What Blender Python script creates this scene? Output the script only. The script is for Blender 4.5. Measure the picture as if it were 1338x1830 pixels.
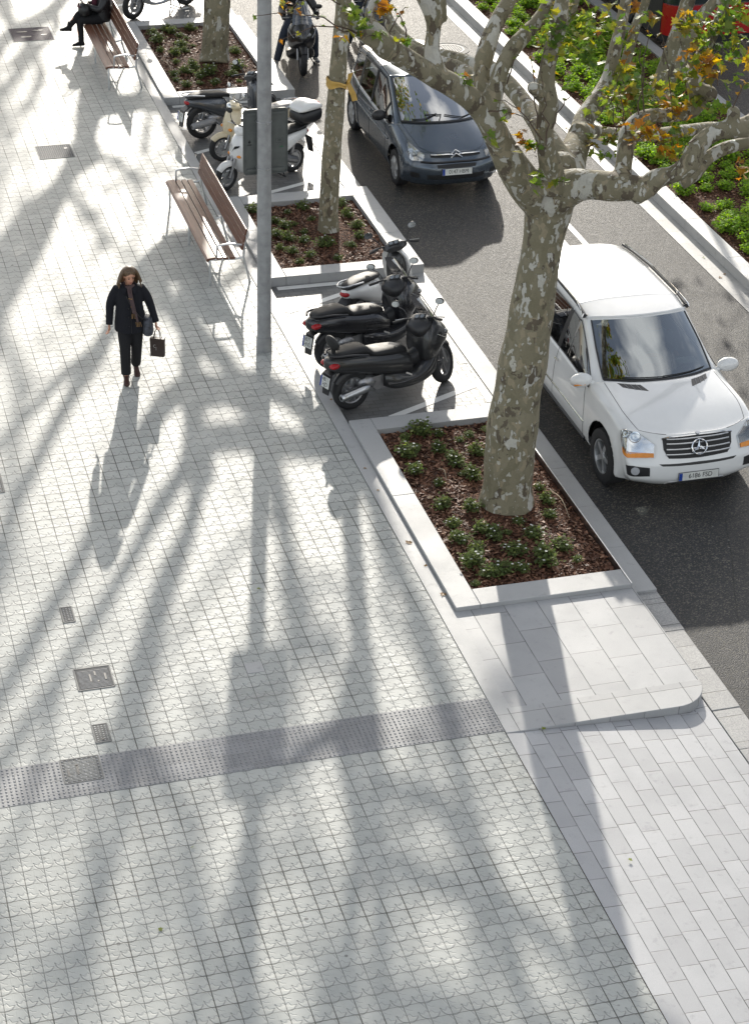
import bpy, bmesh, math, random
from mathutils import Vector, Matrix, noise
from mathutils.bvhtree import BVHTree
R_ = math.radians
PI = math.pi
random.seed(7)
for o in list(bpy.data.objects): bpy.data.objects.remove(o)
SC = bpy.context.scene
COL = SC.collection
# ---------------------------------------------------------------- camera
F_PX, CX, CY = 3638.9, 669.0, 915.0
CR = Vector((0.96093158, -0.27532515, 0.02840015))
CU = Vector((0.11792847, 0.50008485, 0.8579091))
CF = Vector((0.25040643, 0.82104276, -0.51301599))
CAM = Vector((0, 0, 13.0))
cd = bpy.data.cameras.new('camera'); cam = bpy.data.objects.new('camera', cd); COL.objects.link(cam)
mw = Matrix.Identity(4)
for i, v in enumerate((CR, CU, -CF)):
    for k in range(3): mw[k][i] = v[k]
for k in range(3): mw[k][3] = CAM[k]
cam.matrix_world = mw
cd.sensor_fit = 'VERTICAL'; cd.sensor_height = 36; cd.lens = F_PX / 1830 * 36
cd.clip_start = .1; cd.clip_end = 800
SC.camera = cam
SC.render.resolution_x = 748; SC.render.resolution_y = 1024

def ray(x, y): return CF + CR * ((x - CX) / F_PX) - CU * ((y - CY) / F_PX)
def G(x, y, z=0.0):                 # pixel of the photo -> point at height z
    d = ray(x, y); return CAM + d * ((z - CAM.z) / d.z)
def PY(x, y, Y):                    # pixel of the photo -> point at distance Y up the street
    d = ray(x, y); return CAM + d * (Y / d.y)
def PXR(p, w):                      # radius of something w pixels wide at p
    return w / 2 * ((p - CAM).dot(CF)) / F_PX

# ---------------------------------------------------------------- light
SUN_EL, SUN_AZ = 19.0, 14.0         # azimuth from +Y towards +X
world = bpy.data.worlds.new('World'); SC.world = world; world.use_nodes = True
wt = world.node_tree; bg = wt.nodes['Background']
sky = wt.nodes.new('ShaderNodeTexSky'); sky.sky_type = 'NISHITA'; sky.sun_disc = False
sky.sun_elevation = R_(SUN_EL); sky.sun_rotation = R_(SUN_AZ)
sky.air_density = 1.0; sky.dust_density = 1.6; sky.ozone_density = 1.0
hsv = wt.nodes.new('ShaderNodeHueSaturation'); hsv.inputs['Saturation'].default_value = .55
wt.links.new(sky.outputs[0], hsv.inputs['Color']); 
tc = wt.nodes.new('ShaderNodeTexCoord'); nz = wt.nodes.new('ShaderNodeTexNoise'); nz.inputs['Scale'].default_value = 2.6; nz.inputs['Detail'].default_value = 7
rp = wt.nodes.new('ShaderNodeValToRGB'); rp.color_ramp.elements[0].position = .47; rp.color_ramp.elements[1].position = .63; mxn = wt.nodes.new('ShaderNodeMix'); mxn.data_type = 'RGBA'
wt.links.new(tc.outputs['Generated'], nz.inputs[0]); wt.links.new(nz.outputs[0], rp.inputs[0]); wt.links.new(rp.outputs[0], mxn.inputs[0])
wt.links.new(hsv.outputs[0], mxn.inputs[6]); mxn.inputs[7].default_value = (5.9, 5.9, 5.85, 1); wt.links.new(mxn.outputs[2], bg.inputs[0]); bg.inputs[1].default_value = 0.14
sd = bpy.data.lights.new('sun', 'SUN'); sun = bpy.data.objects.new('sun', sd); COL.objects.link(sun)
sd.energy = 3.5; sd.angle = R_(0.65); sd.color = (1.0, 0.94, 0.84)
SDIR = Vector((math.sin(R_(SUN_AZ)) * math.cos(R_(SUN_EL)), math.cos(R_(SUN_AZ)) * math.cos(R_(SUN_EL)), math.sin(R_(SUN_EL))))
sun.rotation_euler = SDIR.to_track_quat('Z', 'Y').to_euler()
SC.view_settings.view_transform = 'Standard'; SC.view_settings.look = 'None'
SC.view_settings.gamma = 1.0; SC.view_settings.exposure = 0.66
SC.render.engine = 'CYCLES'

# ---------------------------------------------------------------- objects
def tag(o, label=None, cat=None, group=None, kind=None):
    if label: o['label'] = label
    if cat: o['category'] = cat
    if group: o['group'] = group
    if kind: o['kind'] = kind
    return o
def empty(name, loc=(0, 0, 0), rz=0.0, label=None, cat=None, group=None):
    o = bpy.data.objects.new(name, None); COL.objects.link(o)
    o.location = loc; o.rotation_euler = (0, 0, rz); o.empty_display_size = .2
    return tag(o, label, cat, group)
KIDS = {}
def link(o, parent=None):
    COL.objects.link(o)
    if parent is not None:
        o.parent = parent; KIDS.setdefault(parent, []).append(o)
    return o
def copy_tree(o, parent=None):
    c = o.copy(); link(c, parent)
    for ch in KIDS.get(o, []): copy_tree(ch, c)
    return c

class MB:
    def __init__(s): s.v = []; s.f = []
    def add(s, vs, fs, M=None):
        n = len(s.v)
        for p in vs:
            p = Vector(p); s.v.append(M @ p if M is not None else p)
        s.f += [tuple(i + n for i in f) for f in fs]
    def box(s, c, d, M=None, rz=0.0):
        x, y, z = [k / 2 for k in d]
        vs = [Vector((a * x, b * y, e * z)) for a in (-1, 1) for b in (-1, 1) for e in (-1, 1)]
        Rm = Matrix.Rotation(rz, 3, 'Z')
        vs = [Rm @ p + Vector(c) for p in vs]
        s.add(vs, [(0, 1, 3, 2), (4, 6, 7, 5), (0, 4, 5, 1), (2, 3, 7, 6), (0, 2, 6, 4), (1, 5, 7, 3)], M)
        return s
    def cube(s, x0, x1, y0, y1, z0, z1, M=None):
        return s.box(((x0 + x1) / 2, (y0 + y1) / 2, (z0 + z1) / 2), (x1 - x0, y1 - y0, z1 - z0), M)
    def prism(s, poly, z0, z1, M=None, top=True, bot=True):
        n = len(poly); vs = [(x, y, z0) for x, y in poly] + [(x, y, z1) for x, y in poly]
        fs = [(i, (i + 1) % n, n + (i + 1) % n, n + i) for i in range(n)]
        if top: fs.append(tuple(range(n, 2 * n)))
        if bot: fs.append(tuple(range(n - 1, -1, -1)))
        s.add(vs, fs, M); return s
    def loft(s, secs, closed=True, cap=True, M=None):
        n = len(secs[0]); vs = [p for q in secs for p in q]; fs = []
        for i in range(len(secs) - 1):
            for j in range(n if closed else n - 1):
                a = i * n + j; b = i * n + (j + 1) % n
                fs.append((a, b, b + n, a + n))
        if cap and closed:
            fs.append(tuple(range(n - 1, -1, -1))); k = (len(secs) - 1) * n
            fs.append(tuple(range(k, k + n)))
        s.add(vs, fs, M); return s
    def tube(s, pts, r, seg=8, M=None, cap=True, squash=None, smooth=0):
        pts = [Vector(p) for p in pts]
        rs = list(r) if isinstance(r, (list, tuple)) else [r] * len(pts)
        if smooth: pts, rs = spline(pts, rs, smooth)
        secs = []; up = None
        for i, p in enumerate(pts):
            d = (pts[min(i + 1, len(pts) - 1)] - pts[max(i - 1, 0)])
            if d.length < 1e-9: d = Vector((0, 0, 1))
            d.normalize()
            if up is None:
                up = Vector((0, 0, 1)) if abs(d.z) < .9 else Vector((1, 0, 0))
            a = (up - d * up.dot(d)).normalized(); b = d.cross(a); up = a
            secs.append([p + (a * math.cos(2 * PI * k / seg) + b * math.sin(2 * PI * k / seg) * (squash or 1)) * rs[i] for k in range(seg)])
        return s.loft(secs, True, cap, M)
    def lathe(s, prof, seg=24, M=None, cap=False):   # prof: (r, h) about local Z
        secs = [[Vector((r * math.cos(2 * PI * k / seg), r * math.sin(2 * PI * k / seg), h)) for k in range(seg)] for r, h in prof]
        return s.loft(secs, True, cap, M)
    def ball(s, c, r, M=None, seg=12, rings=8):
        r = (r, r, r) if isinstance(r, (int, float)) else r
        T = Matrix.Translation(Vector(c)) @ Matrix.Diagonal((r[0], r[1], r[2], 1))
        if M is not None: T = M @ T
        return s.lathe([(max(math.sin(PI * i / rings), 1e-3), -math.cos(PI * i / rings)) for i in range(rings + 1)], seg, T, True)
    def build(s, name, mat, parent=None, smooth=False, sharp=40, bevel=0, sub=0, skip=False, label=None):
        me = bpy.data.meshes.new(name); me.from_pydata([tuple(p) for p in s.v], [], s.f)
        bm = bmesh.new(); bm.from_mesh(me); bmesh.ops.recalc_face_normals(bm, faces=bm.faces); bm.to_mesh(me); bm.free()
        me.materials.append(mat)
        if smooth:
            me.shade_smooth(); me.set_sharp_from_angle(angle=R_(sharp))
        o = bpy.data.objects.new(name, me); link(o, parent)
        if bevel:
            m = o.modifiers.new('bevel', 'BEVEL'); m.width = bevel; m.segments = 2; m.limit_method = 'ANGLE'; m.angle_limit = R_(40)
        if sub:
            m = o.modifiers.new('sub', 'SUBSURF'); m.levels = sub; m.render_levels = sub
        if label: o['label'] = label
        return o
def cat(p0, p1, p2, p3, t):
    return .5 * ((2 * p1) + (p2 - p0) * t + (2 * p0 - 5 * p1 + 4 * p2 - p3) * t * t + (3 * p1 - p0 - 3 * p2 + p3) * t * t * t)
def spline(pts, rs, n):
    P = []; Q = []
    for i in range(len(pts) - 1):
        a, b, c, d = max(i - 1, 0), i, i + 1, min(i + 2, len(pts) - 1)
        for k in range(n):
            t = k / n; P.append(cat(pts[a], pts[b], pts[c], pts[d], t)); Q.append(cat(rs[a], rs[b], rs[c], rs[d], t))
    P.append(pts[-1]); Q.append(rs[-1]); return P, Q
def oneobj(name, mb, mat, label, catg, group=None, **k):
    return tag(mb.build(name, mat, None, **k), label, catg, group)

# ---------------------------------------------------------------- materials
class NT:
    def __init__(s, name):
        s.m = bpy.data.materials.new(name); s.m.use_nodes = True; s.t = s.m.node_tree; s.n = s.t.nodes
        s.b = s.n['Principled BSDF']; s.out = s.n['Material Output']
    def N(s, typ, ins=None, **a):
        n = s.n.new('ShaderNode' + typ)
        for k, v in a.items(): setattr(n, k, v)
        for k, v in (ins or {}).items(): s.L(v, n.inputs[k])
        return n
    def L(s, v, sock):
        if isinstance(v, bpy.types.NodeSocket): s.t.links.new(v, sock)
        else:
            if isinstance(v, tuple) and len(v) == 3 and len(getattr(sock, 'default_value', (0,) * 3)) == 4: v = v + (1,)
            sock.default_value = v
    def M(s, op, a, b=None, c=None, clamp=False):
        n = s.N('Math', operation=op, use_clamp=clamp); s.L(a, n.inputs[0])
        if b is not None: s.L(b, n.inputs[1])
        if c is not None: s.L(c, n.inputs[2])
        return n.outputs[0]
    def V(s, op, a, b=None, sc=None):
        n = s.N('VectorMath', operation=op); s.L(a, n.inputs[0])
        if b is not None: s.L(b, n.inputs[1])
        if sc is not None: s.L(sc, n.inputs['Scale'])
        return n.outputs['Value'] if op in ('DOT_PRODUCT', 'LENGTH', 'DISTANCE') else n.outputs[0]
    def mix(s, f, a, b, blend='MIX'):
        n = s.N('Mix', data_type='RGBA', blend_type=blend); s.L(f, n.inputs[0]); s.L(a, n.inputs[6]); s.L(b, n.inputs[7]); return n.outputs[2]
    def ramp(s, f, stops, interp='LINEAR'):
        n = s.N('ValToRGB'); r = n.color_ramp; r.interpolation = interp
        while len(r.elements) < len(stops): r.elements.new(.5)
        for e, (p, c) in zip(r.elements, stops):
            e.position = p; e.color = (c if isinstance(c, tuple) else (c, c, c)) + (1,)
        s.L(f, n.inputs[0]); return n.outputs[0]
    def noise(s, co, scale, detail=3, rough=.5, dist=0):
        n = s.N('TexNoise', {'Scale': scale, 'Detail': float(detail), 'Roughness': rough, 'Distortion': float(dist)}); s.L(co, n.inputs[0]); return n.outputs[0]
    def vor(s, co, scale, feat='F1', out='Distance', rnd=1.0):
        n = s.N('TexVoronoi', {'Scale': scale, 'Randomness': rnd}, feature=feat); s.L(co, n.inputs[0]); return n.outputs[out]
    def pos(s): return s.N('NewGeometry').outputs['Position']
    def obj(s): return s.N('TexCoord').outputs['Object']
    def rnd(s): return s.N('ObjectInfo').outputs['Random']
    def sm(s, x, a, b):
        n = s.N('MapRange', {1: a, 2: b, 3: 0.0, 4: 1.0}, interpolation_type='SMOOTHSTEP'); s.L(x, n.inputs[0]); return n.outputs[0]
    def fin(s, col=None, rough=None, bump=None, bd=.01, bs=1.0, **k):
        if col is not None: s.L(col, s.b.inputs['Base Color'])
        if rough is not None: s.L(rough, s.b.inputs['Roughness'])
        if bump is not None:
            n = s.N('Bump', {'Strength': bs, 'Distance': bd, 'Height': bump}); s.L(n.outputs[0], s.b.inputs['Normal'])
        for kk, v in k.items(): s.L(v, s.b.inputs[kk.replace('_', ' ')])
        return s.m
def plain(name, col, rough=.5, metal=0.0, spec=.5, var=.12, coat=0.0, scale=8.0):
    t = NT(name); n = t.noise(t.obj(), scale, 4, .6)
    c = t.mix(t.ramp(n, [(.3, 0.0), (.7, 1.0)]), tuple(x * (1 - var) for x in col), tuple(min(1, x * (1 + var)) for x in col))
    r = t.M('MULTIPLY_ADD', n, .16, max(.02, rough - .08))
    m = t.fin(c, r, Metallic=metal)
    t.b.inputs['Specular IOR Level'].default_value = spec
    if coat: t.b.inputs['Coat Weight'].default_value = coat; t.b.inputs['Coat Roughness'].default_value = .03
    return m
M = {}
def mk_pavement():
    t = NT('leaf_tile'); P = t.pos(); S = .2
    sp = t.N('SeparateXYZ', {0: P})
    u = t.M('DIVIDE', t.M('SUBTRACT', sp.outputs[0], 6.44), S); v = t.M('DIVIDE', t.M('SUBTRACT', sp.outputs[1], 16.15), S)
    fu = t.M('SUBTRACT', t.M('FRACT', t.M('ADD', u, .5 + 100)), .5); fv = t.M('SUBTRACT', t.M('FRACT', t.M('ADD', v, .5 + 100)), .5)
    wob = t.noise(P, 40, 2); w2 = t.M('MULTIPLY', t.M('SUBTRACT', wob, .5), .03)
    p = t.N('CombineXYZ', {0: t.M('ADD', fu, w2), 1: t.M('ADD', fv, w2)}).outputs[0]
    jx = t.M('ABSOLUTE', fu); jy = t.M('ABSOLUTE', fv)
    # carved leaf motif, traced in tile units round every joint crossing
    def L(x, y):
        x -= 632; y -= 400; vv = (-y * 173 - 30 * x) / (110 * 173 + 30 * 25); return ((x + 25 * vv) / 173, vv)
    lines = [[(545, 362), (555, 384), (574, 399), (604, 408), (634, 408), (664, 402), (690, 387), (712, 358)]]
    spikes = [[(606, 412), (622, 432), (638, 444), (637, 420)], [(648, 420), (672, 430), (696, 430)]]
    tops = [[(545, 365), (580, 378), (598, 350), (622, 362), (645, 346), (668, 366), (712, 358)]]
    def dist(ls):
        d = None
        for l in ls:
            q = [L(*a) for a in l]
            for a, b in zip(q, q[1:]):
                ba = Vector((b[0] - a[0], b[1] - a[1], 0)); pa = t.V('SUBTRACT', p, (a[0], a[1], 0.0))
                h = t.M('DIVIDE', t.V('DOT_PRODUCT', pa, tuple(ba)), ba.dot(ba), clamp=True)
                e = t.V('LENGTH', t.V('SUBTRACT', pa, t.V('SCALE', tuple(ba), sc=h)))
                d = e if d is None else t.M('MINIMUM', d, e)
        return d
    d1 = dist(lines); d2 = dist(tops); d3 = dist(spikes)
    g1 = t.M('SUBTRACT', 1.0, t.sm(d1, .010, .046)); g2 = t.M('MAXIMUM', t.M('SUBTRACT', 1.0, t.sm(d2, .010, .045)), t.M('SUBTRACT', 1.0, t.sm(d3, .006, .036)))
    big = t.noise(P, .9, 3); bb = t.sm(big, .42, .62)
    cell = t.N('TexWhiteNoise', {0: t.N('CombineXYZ', {0: t.M('FLOOR', u), 1: t.M('FLOOR', v)}).outputs[0]}, noise_dimensions='3D').outputs[0]
    jw = t.M('MULTIPLY_ADD', bb, .012, .009)
    jj = t.M('SUBTRACT', 1.0, t.sm(t.M('MINIMUM', jx, t.M('MULTIPLY', jy, 1.25)), jw, t.M('ADD', jw, .012)))
    jcol = t.M('MULTIPLY', jj, t.M('MULTIPLY_ADD', bb, .42, .46))
    base = t.mix(cell, (.385, .398, .378), (.465, .475, .45))
    stain = t.noise(P, 3.5, 5, .65)
    base = t.mix(t.sm(stain, .35, .75), base, t.mix(cell, (.34, .35, .335), (.42, .425, .40)))
    fine = t.noise(P, 160, 2)
    base = t.mix(t.M('MULTIPLY', fine, .22), base, (.3, .31, .3))
    c = t.mix(t.M('MULTIPLY', g1, .50), base, (.115, .12, .12))
    c = t.mix(t.M('MULTIPLY', g2, .22), c, (.17, .175, .18))
    c = t.mix(jcol, c, (.05, .05, .04))
    sp3 = t.vor(P, 4.3); c = t.mix(t.M('MULTIPLY', t.M('LESS_THAN', sp3, .06), .42), c, (.17, .17, .16)); blot = t.noise(P, 1.8, 6, .7, .8); c = t.mix(t.M('MULTIPLY', t.sm(blot, .55, .72), .32), c, (.24, .24, .22))
    spots = t.vor(P, 1.7); c = t.mix(t.M('MULTIPLY', t.M('LESS_THAN', spots, .035), .7), c, (.10, .10, .10))
    # height: joint and motif cut in, the leaf's face left rough
    leafd = t.V('LENGTH', t.V('MULTIPLY', t.V('SUBTRACT', p, (0.0, .08, 0.0)), (1.0, 2.2, 0.0)))
    inleaf = t.M('SUBTRACT', 1.0, t.sm(leafd, .25, .55))
    rough_n = t.M('MULTIPLY', t.noise(P, 95, 3, .7), t.M('MULTIPLY_ADD', inleaf, .5, .08))
    rough_n = t.M('ADD', rough_n, t.M('MULTIPLY', inleaf, .12))
    hgt = t.M('SUBTRACT', rough_n, t.M('ADD', t.M('MULTIPLY', g1, .75), t.M('ADD', t.M('MULTIPLY', g2, .6), jj)))
    tilt = t.M('MULTIPLY', t.M('SUBTRACT', cell, .5), t.M('MULTIPLY_ADD', fu, 1.6, t.M('MULTIPLY', fv, .9)))
    M['pavement'] = t.fin(c, t.M('MULTIPLY_ADD', stain, .16, .42), t.M('ADD', hgt, tilt), bd=.0040)
    t.b.inputs['Specular IOR Level'].default_value = .22
mk_pavement()
def stone(name, c0, c1, sc=260.0, rough=.55, joint=None, bumpd=.0015):
    t = NT(name); P = t.pos()
    f = t.noise(P, sc, 2, .8); b = t.noise(P, 1.3, 4, .6); st = t.noise(P, 7, 5, .7)
    c = t.mix(t.sm(f, .3, .7), c0, c1)
    c = t.mix(t.M('MULTIPLY', t.sm(b, .4, .7), .28), c, tuple(x * .72 for x in c0))
    c = t.mix(t.M('MULTIPLY', t.sm(st, .56, .72), .42), c, tuple(x * .6 for x in c0))
    h = f; r = t.M('MULTIPLY_ADD', b, .2, rough - .1)
    if joint:
        w, l, ox, oy, along, off, jw, dark = joint      # brick joints, long side along 'along'
        sp = t.N('SeparateXYZ', {0: P}); X = t.M('SUBTRACT', sp.outputs[0], ox); Y = t.M('SUBTRACT', sp.outputs[1], oy)
        if along == 'X': X, Y = Y, X
        # X: across rows (width w), Y: along the row (length l)
        row = t.M('FLOOR', t.M('DIVIDE', X, w)); fx = t.M('FRACT', t.M('DIVIDE', X, w))
        rr = t.N('TexWhiteNoise', {'W': row}, noise_dimensions='1D').outputs[0]
        sh = t.M('MULTIPLY', t.M('MODULO', t.M('ABSOLUTE', row), 2.0), .5) if off is None else t.M('MULTIPLY', rr, off)
        yy = t.M('ADD', t.M('DIVIDE', Y, l), sh); fy = t.M('FRACT', t.M('ADD', yy, 50.0))
        ex = t.M('MULTIPLY', t.M('MINIMUM', fx, t.M('SUBTRACT', 1.0, fx)), w); ey = t.M('MULTIPLY', t.M('MINIMUM', fy, t.M('SUBTRACT', 1.0, fy)), l)
        e = t.M('MINIMUM', ex, ey); jn = t.noise(P, 5, 3)
        j = t.M('SUBTRACT', 1.0, t.sm(e, jw * .6, jw * 1.6))
        cell = t.N('TexWhiteNoise', {0: t.N('CombineXYZ', {0: row, 1: t.M('FLOOR', t.M('ADD', yy, 50.0))}).outputs[0]}, noise_dimensions='3D').outputs[0]
        c = t.mix(t.M('MULTIPLY', cell, .42), c, tuple(x * .66 for x in c0))
        c = t.mix(t.M('MULTIPLY', j, t.M('MULTIPLY_ADD', t.sm(jn, .35, .65), .55, dark)), c, (.06, .06, .055))
        h = t.M('SUBTRACT', t.M('MULTIPLY', f, .4), t.M('MULTIPLY', j, 3.0))
        h = t.M('ADD', h, t.M('MULTIPLY', t.M('SUBTRACT', cell, .5), t.M('MULTIPLY', t.M('SUBTRACT', fx, .5), 1.2)))
    M[name] = t.fin(c, r, h, bd=bumpd)
stone('granite', (.33, .335, .34), (.42, .42, .415))
stone('granite_platform', (.33, .335, .345), (.42, .42, .42), joint=(.4, .62, 6.42, 16.52, 'Y', .9, .0032, .42))
stone('granite_end', (.34, .345, .35), (.42, .42, .42), joint=(2.0, .4, 15.0, 6.42, 'X', 0.0, .0032, .42))
stone('ramp_paver', (.36, .365, .38), (.47, .47, .475), joint=(.2, .4, 6.44, 3.1, 'Y', .8, .0032, .42))
stone('bay_paver', (.14, .143, .145), (.20, .20, .195), rough=.5, joint=(.1, .2, 23.1, 6.64, 'X', None, .0035, .45))
stone('kerb_stone', (.30, .305, .31), (.42, .42, .41), joint=(3.0, .8, 8.0, 2.2, 'Y', 0.0, .003, .2))
stone('pale_kerb', (.47, .465, .45), (.56, .555, .54))
stone('gutter_stone', (.40, .395, .375), (.50, .49, .465), joint=(3.0, .5, 12.0, 2.0, 'Y', 0.0, .0022, .1))
stone('old_kerb', (.25, .25, .25), (.42, .415, .40), sc=60.0, joint=(3.0, .45, 8.0, 2.0, 'Y', 0.0, .004, .3), bumpd=.006)
stone('tactile', (.20, .205, .215), (.28, .285, .295), sc=320.0, joint=(.203, .4, 16.15, .2, 'X', None, .0018, .15))
stone('paint_white', (.66, .66, .64), (.74, .74, .72), sc=120.0)
stone('road_paint', (.55, .55, .53), (.70, .70, .68), sc=60.0, bumpd=.003)
def mk_asphalt():
    t = NT('asphalt'); P = t.pos()
    v = t.vor(P, 70.0, out='Color'); vd = t.vor(P, 70.0); n = t.noise(P, 1.1, 4, .6); f = t.noise(P, 300, 2)
    s = t.N('SeparateColor', {0: v}); r = s.outputs[0]
    c = t.mix(t.sm(n, .3, .7), (.030, .031, .034), (.046, .046, .048))
    c = t.mix(t.sm(r, .7, .98), c, (.15, .14, .115))
    c = t.mix(t.M('MULTIPLY', t.sm(r, .22, .05), .8), c, (.012, .012, .014))
    c = t.mix(t.M('MULTIPLY', t.sm(f, .6, .8), .4), c, (.02, .02, .02))
    sx_ = t.N('SeparateXYZ', {0: P}).outputs[0]; tr = t.M('SINE', t.M('MULTIPLY', sx_, 4.3)); c = t.mix(t.M('MULTIPLY', t.sm(t.M('ADD', tr, t.M('MULTIPLY', n, .8)), .4, 1.4), .30), c, (.03, .03, .032))
    ck = t.vor(t.V('ADD', P, t.V('SCALE', t.N('TexNoise', {'Scale': 3.0, 'Detail': 5.0}).outputs[1], sc=.35)), .42, 'DISTANCE_TO_EDGE'); c = t.mix(t.M('MULTIPLY', t.M('LESS_THAN', ck, .0028), .6), c, (.015, .015, .015))
    pale = t.vor(P, 5.0); c = t.mix(t.M('MULTIPLY', t.M('LESS_THAN', pale, .05), .6), c, (.3, .3, .29))
    h = t.M('ADD', t.M('MULTIPLY', t.sm(vd, .9, .1), 1.0), t.M('MULTIPLY', f, .5))
    M['asphalt'] = t.fin(c, t.M('MULTIPLY_ADD', r, .2, .53), h, bd=.0035)
    t.b.inputs['Specular IOR Level'].default_value = .26
mk_asphalt()
def mk_bark():
    t = NT('plane_bark'); P = t.obj(); W = t.V('MULTIPLY', P, (1.0, 1.0, .6))
    dn = t.N('TexNoise', {'Scale': 7.0, 'Detail': 3.0}); t.L(P, dn.inputs[0])
    Wd = t.V('ADD', W, t.V('SCALE', dn.outputs['Color'], sc=.12))
    ra = t.N('SeparateColor', {0: t.vor(Wd, 10.0, out='Color')}).outputs[0]; rb = t.N('SeparateColor', {0: t.vor(Wd, 19.0, out='Color')}).outputs[1]
    zz = t.N('SeparateXYZ', {0: P}).outputs[2]; hi = t.sm(zz, 2.4, 4.2); f = t.noise(P, 70, 4, .7); soft = t.noise(P, 2.0, 4, .6)
    c = t.mix(ra, (.155, .142, .088), (.235, .212, .145)); c = t.mix(t.M('MULTIPLY', soft, .5), c, (.24, .205, .13))
    c = t.mix(t.M('MULTIPLY', t.M('GREATER_THAN', rb, .86), .7), c, (.32, .27, .18))
    n1 = t.noise(t.V('ADD', Wd, (3.0, 1.0, 0.0)), 5.5, 4, .6); dk = t.sm(t.M('ADD', n1, t.M('MULTIPLY', hi, .03)), .60, .612); c = t.mix(t.M('MULTIPLY', dk, .8), c, (.085, .064, .045))
    k1 = t.sm(t.noise(Wd, 16.0, 1.5, .4), .635, .65)                       # small round flecks
    W2 = t.V('MULTIPLY', P, (1.0, 1.0, .34)); k2 = t.sm(t.M('SUBTRACT', t.noise(t.V('ADD', W2, t.V('SCALE', dn.outputs['Color'], sc=.10)), 5.0, 3, .55), t.M('MULTIPLY_ADD', hi, -.06, .625)), 0.0, .012)
    c = t.mix(t.M('MULTIPLY', k1, .85), c, (.50, .485, .42)); c = t.mix(t.M('MULTIPLY', k2, .8), c, (.54, .53, .48))
    c = t.mix(t.M('MULTIPLY', t.sm(f, .45, .8), .3), c, (.07, .062, .05))
    h = t.M('ADD', t.M('MULTIPLY', t.M('SUBTRACT', 1.0, t.M('MAXIMUM', k1, k2)), .8), t.M('ADD', t.M('MULTIPLY', rb, .3), t.M('ADD', t.M('MULTIPLY', f, .4), t.M('MULTIPLY', dk, .4))))
    M['bark'] = t.fin(c, .8, h, bd=.014)
mk_bark()
def leafmat(name, cols, tr=.5, rough=.5):
    t = NT(name); P = t.pos(); v = t.vor(P, 5.0, out='Color'); r = t.N('SeparateColor', {0: v}).outputs[0]
    isl = t.N('NewGeometry').outputs['Random Per Island']
    n = t.noise(P, 45, 3)
    c = t.ramp(isl, [(i / max(1, len(cols) - 1), k) for i, k in enumerate(cols)])
    c = t.mix(t.M('MULTIPLY', t.sm(n, .45, .7), .5), c, t.mix(.5, c, (.09, .045, .01)))
    d = t.N('BsdfPrincipled', {'Base Color': c, 'Roughness': rough}); t2 = t.N('BsdfTranslucent', {0: t.mix(.35, c, (1.0, .8, .1), 'MULTIPLY')})
    hs = t.N('HueSaturation', {'Saturation': 1.1, 'Value': 2.1, 'Color': c}); t.L(hs.outputs[0], t2.inputs[0])
    m = t.N('MixShader', {0: tr, 1: d.outputs[0], 2: t2.outputs[0]}); t.L(m.outputs[0], t.out.inputs[0]); M[name] = t.m
G1, G2, G3 = (.05, .10, .02), (.085, .15, .025), (.15, .20, .03)
Y1, O1, B1, B2 = (.40, .27, .03), (.32, .15, .025), (.19, .085, .025), (.12, .06, .025)
leafmat('leaf_green', [G1, G2, G3, G2, G3, (.30, .27, .03)])
leafmat('leaf_autumn', [B1, O1, Y1, B2, G3, Y1, B1, O1])
leafmat('leaf_fallen', [B1, B2, (.30, .19, .08), B1, (.22, .13, .06)], .2)
leafmat('leaf_mixed', [G1, G2, G3, B2, G3, Y1, G2, G3, B1])
leafmat('leaf_shrub', [(.09, .13, .04), (.13, .18, .05), (.08, .11, .04), (.20, .24, .06)], .42, .8)
leafmat('leaf_median', [(.20, .34, .03), (.26, .42, .04), (.15, .26, .03), (.34, .46, .05)], .5, .7)
def mk_mulch():
    t = NT('mulch'); P = t.pos(); W = t.V('ADD', P, t.V('SCALE', t.N('TexNoise', {'Scale': 14.0}).outputs[1], sc=.06))
    v = t.vor(W, 42.0, out='Color'); r = t.N('SeparateColor', {0: v}); d = t.vor(W, 42.0)
    c = t.ramp(r.outputs[0], [(0, (.03, .016, .011)), (.5, (.085, .038, .024)), (.85, (.16, .075, .045)), (1, (.27, .15, .09))])
    M['mulch'] = t.fin(c, .85, t.M('ADD', d, r.outputs[1]), bd=.03)
    t.b.inputs['Specular IOR Level'].default_value = .15
    t = NT('bark_chip'); i = t.N('NewGeometry').outputs['Random Per Island']
    c = t.ramp(i, [(0, (.05, .024, .016)), (.4, (.12, .055, .033)), (.8, (.21, .10, .06)), (1, (.38, .23, .15))])
    M['chip'] = t.fin(c, .6)
    t.b.inputs['Specular IOR Level'].default_value = .25
mk_mulch()
def mk_wood():
    t = NT('bench_wood'); P = t.obj(); W = t.V('MULTIPLY', P, (14.0, .9, 14.0)); n = t.noise(W, 3.0, 5, .6)
    c = t.ramp(n, [(.25, (.085, .036, .022)), (.5, (.15, .066, .040)), (.75, (.21, .10, .062))])
    M['wood'] = t.fin(c, .38, n, bd=.001)
mk_wood()
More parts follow.
